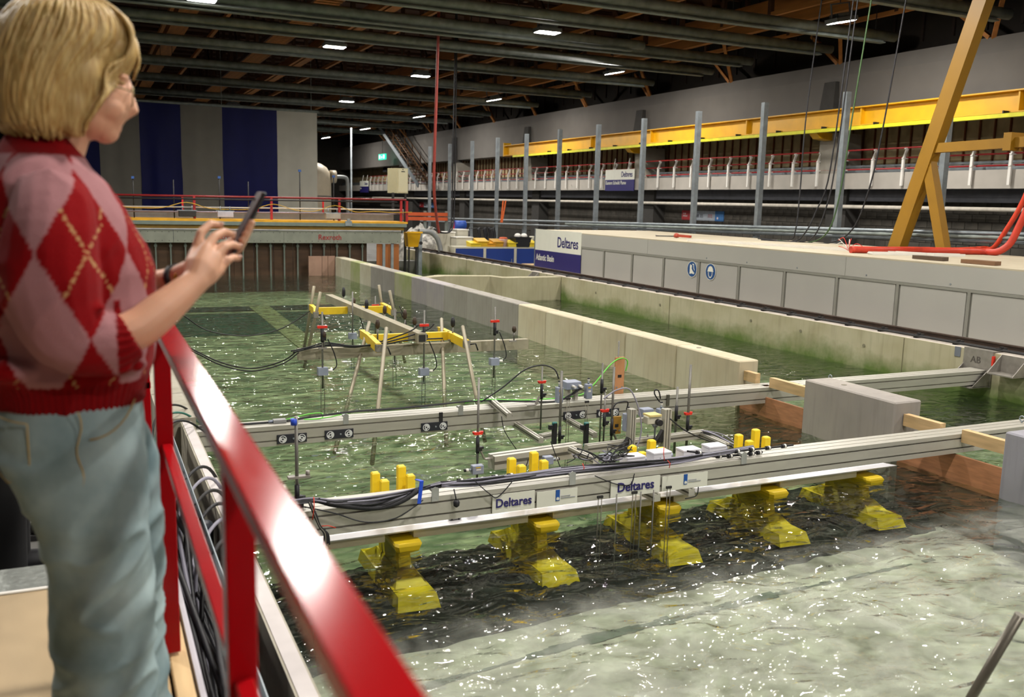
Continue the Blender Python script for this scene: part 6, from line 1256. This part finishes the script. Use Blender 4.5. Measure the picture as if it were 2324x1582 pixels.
def fgauge(px, ytop, ybot, Yp, lab, red=None, grip=None, box=None):
    a = aty(px,ytop,Yp); t = thing('wave_gauge',lab,'gauge',(a.x,Yp,-.2)); b = aty(px,ybot,Yp)
    m = MB(); m.cyl((a.x,Yp,-.05),(a.x,Yp,a.z),.011,7); m.build('rod',PSTEEL,t)
    if red: z = aty(px,red,Yp).z; m = MB(); m.box((a.x-.055,Yp-.015,z-.014),(a.x+.055,Yp+.015,z+.014)); m.build('handle',REDP,t); m = MB(); m.cyl((a.x,Yp,z-.17),(a.x,Yp,z-.015),.02,8); m.cbox((a.x+.015,Yp,z-.13),(.05,.04,.04)); m.build('slider',BLACK,t)
    if box: z = aty(px,box,Yp).z; m = MB(); m.box((a.x-.055,Yp-.04,z-.045),(a.x+.055,Yp+.04,z+.04)); m.build('case',BOXG,t); m = MB(); m.cyl((a.x+.055,Yp,z),(a.x+.11,Yp,z),.016,8); m.build('plug',WHITE,t); m = MB(); m.tube(spline([(a.x+.11,Yp,z),(a.x+.16,Yp,z+.06),(a.x+.13,Yp,z+.2),(a.x+.06,Yp,z+.36)],5),.007,5); m.build('lead',BLACK,t)
    for s in (-.02,.02): m = MB(); m.cyl((a.x+s,Yp,-.35),(a.x+s,Yp,.05),.004,5); m.build('wire',PR,t)
    return t
fgauge(731,708,850,9.98,'wave gauge with red handle on the left half of the cross beam',742,None,842); fgauge(963,705,845,9.98,'wave gauge with red handle at the middle of the cross beam',738,None,843); fgauge(1124,697,825,9.98,'wave gauge with red handle at the right end of the cross beam',729,None,820); fgauge(896,700,755,11.2,'wave gauge under the long beam without a handle',None,None,757); fgauge(852,672,720,13.5,'wave gauge with red handle on the far trestle',693); fgauge(800,662,765,12.6,'wave gauge left of the long beam',None,None,762)
def clampbar(px, ytop, ybot, Yp, lab):
    a = aty(px,ytop,Yp); b = aty(px,ybot,Yp); t = thing('bar_clamp',lab,'clamp',(a.x,Yp,b.z)); g = .45*(a.z-b.z)
    m = MB(); m.lathe([(.012,0),(.026,.02),(.028,g*.6),(.016,g)],(a.x,Yp,a.z-g),10); m.build('grip',GH if px % 2 else BLACK,t); m = MB(); m.cyl((a.x,Yp,b.z),(a.x,Yp,a.z-g),.010,6); m.build('screw',PSTEEL,t); m = MB(); m.box((a.x-.06,Yp-.015,b.z-.02),(a.x+.03,Yp+.015,b.z)); m.build('jaw',STEEL,t)
for k,(px,y0,y1,Yp,lab) in enumerate(((780,652,700,14.0,'bar clamp at the far end of the long beam'),(803,676,712,13.2,'black bar clamp beyond the long beam'),(832,680,728,12.4,'wooden handled bar clamp on the far side of the long beam'),(873,694,735,11.6,'black bar clamp halfway along the long beam'),(919,703,752,10.9,'wooden handled bar clamp near the end of the long beam'),(941,720,760,10.6,'short black bar clamp beside the middle gauge'),(857,725,772,10.15,'wooden handled bar clamp on the left trestle arm'),(1028,720,770,10.15,'wooden handled bar clamp on the right trestle arm'),(1167,740,772,9.98,'small black bar clamp at the right gauge'),(735,752,788,9.98,'black bar clamp at the left gauge'))): clampbar(px,y0,y1,Yp,lab)
for k,(P,Yp) in enumerate((([(660,797),(700,788),(740,778),(800,785),(860,780),(920,765),(970,748),(985,735)],10.0),([(665,800),(705,790),(745,782),(805,788),(865,775),(930,752),(948,738)],10.05),([(690,793),(740,785),(800,786),(870,782),(925,772),(1005,768)],10.0))):
    pts = [aty(x,y,Yp) for x,y in P]; m = MB(); m.tube(spline(pts,5),.009,5); o = m.build('rig_cable',BLACK,loc=pts[0]); tag(o,'black cable draped over the far gauge rig, %s one' % ('upper','middle','lower')[k],'cable')
# slack cables from the rig to the left wall
for k,(P,lab) in enumerate((([(392,705),(470,750),(560,762),(640,745),(712,700)],'upper slack cable over the water towards the far trestle'),([(430,790),(500,822),(570,836),(640,820),(676,795)],'lower slack cable over the water to the cross beam'),([(432,796),(500,828),(570,842),(640,826),(678,800)],'second lower slack cable over the water to the cross beam'))):
    n = len(P); Y0, Y1 = 11.5-k*.8, (13.4 if k == 0 else 10.05); pts = [aty(x,y,Y0+(Y1-Y0)*i/(n-1)) for i,(x,y) in enumerate(P)]
    s = pts[0]; w_ = V(.58,s.y,.55); m = MB(); m.tube(spline([w_]+pts,6),.008,5); o = m.build('slack_cable',DARKM,loc=w_); tag(o,lab,'cable')

# unlit strip luminaires under the roof on the left
for k, (a, b, lab) in enumerate((((270,36),(528,56),'long unlit strip light under the roof above the woman'),((358,128),(396,132),'short unlit strip light under the roof left of the curtains'))):
    P = atz(*a, 6.75); Q = atz(*b, 6.75); Q = V(Q.x,P.y,6.75); t = thing('strip_light',lab,'lamp',P)
    m = MB(); m.bar(P,Q,.14,.08); m.build('body',mat('strip light grey','#8d9090',.5),t)
    m = MB(); m.bar(P-V(0,0,.05),Q-V(0,0,.05),.1,.02); m.build('diffuser',WHITE,t)
    for s in (.15,.85): c = P.lerp(Q,s); m = MB(); m.cyl(c,V(c.x,c.y,9.25),.01,5); m.build('hanger',DARKM,t)
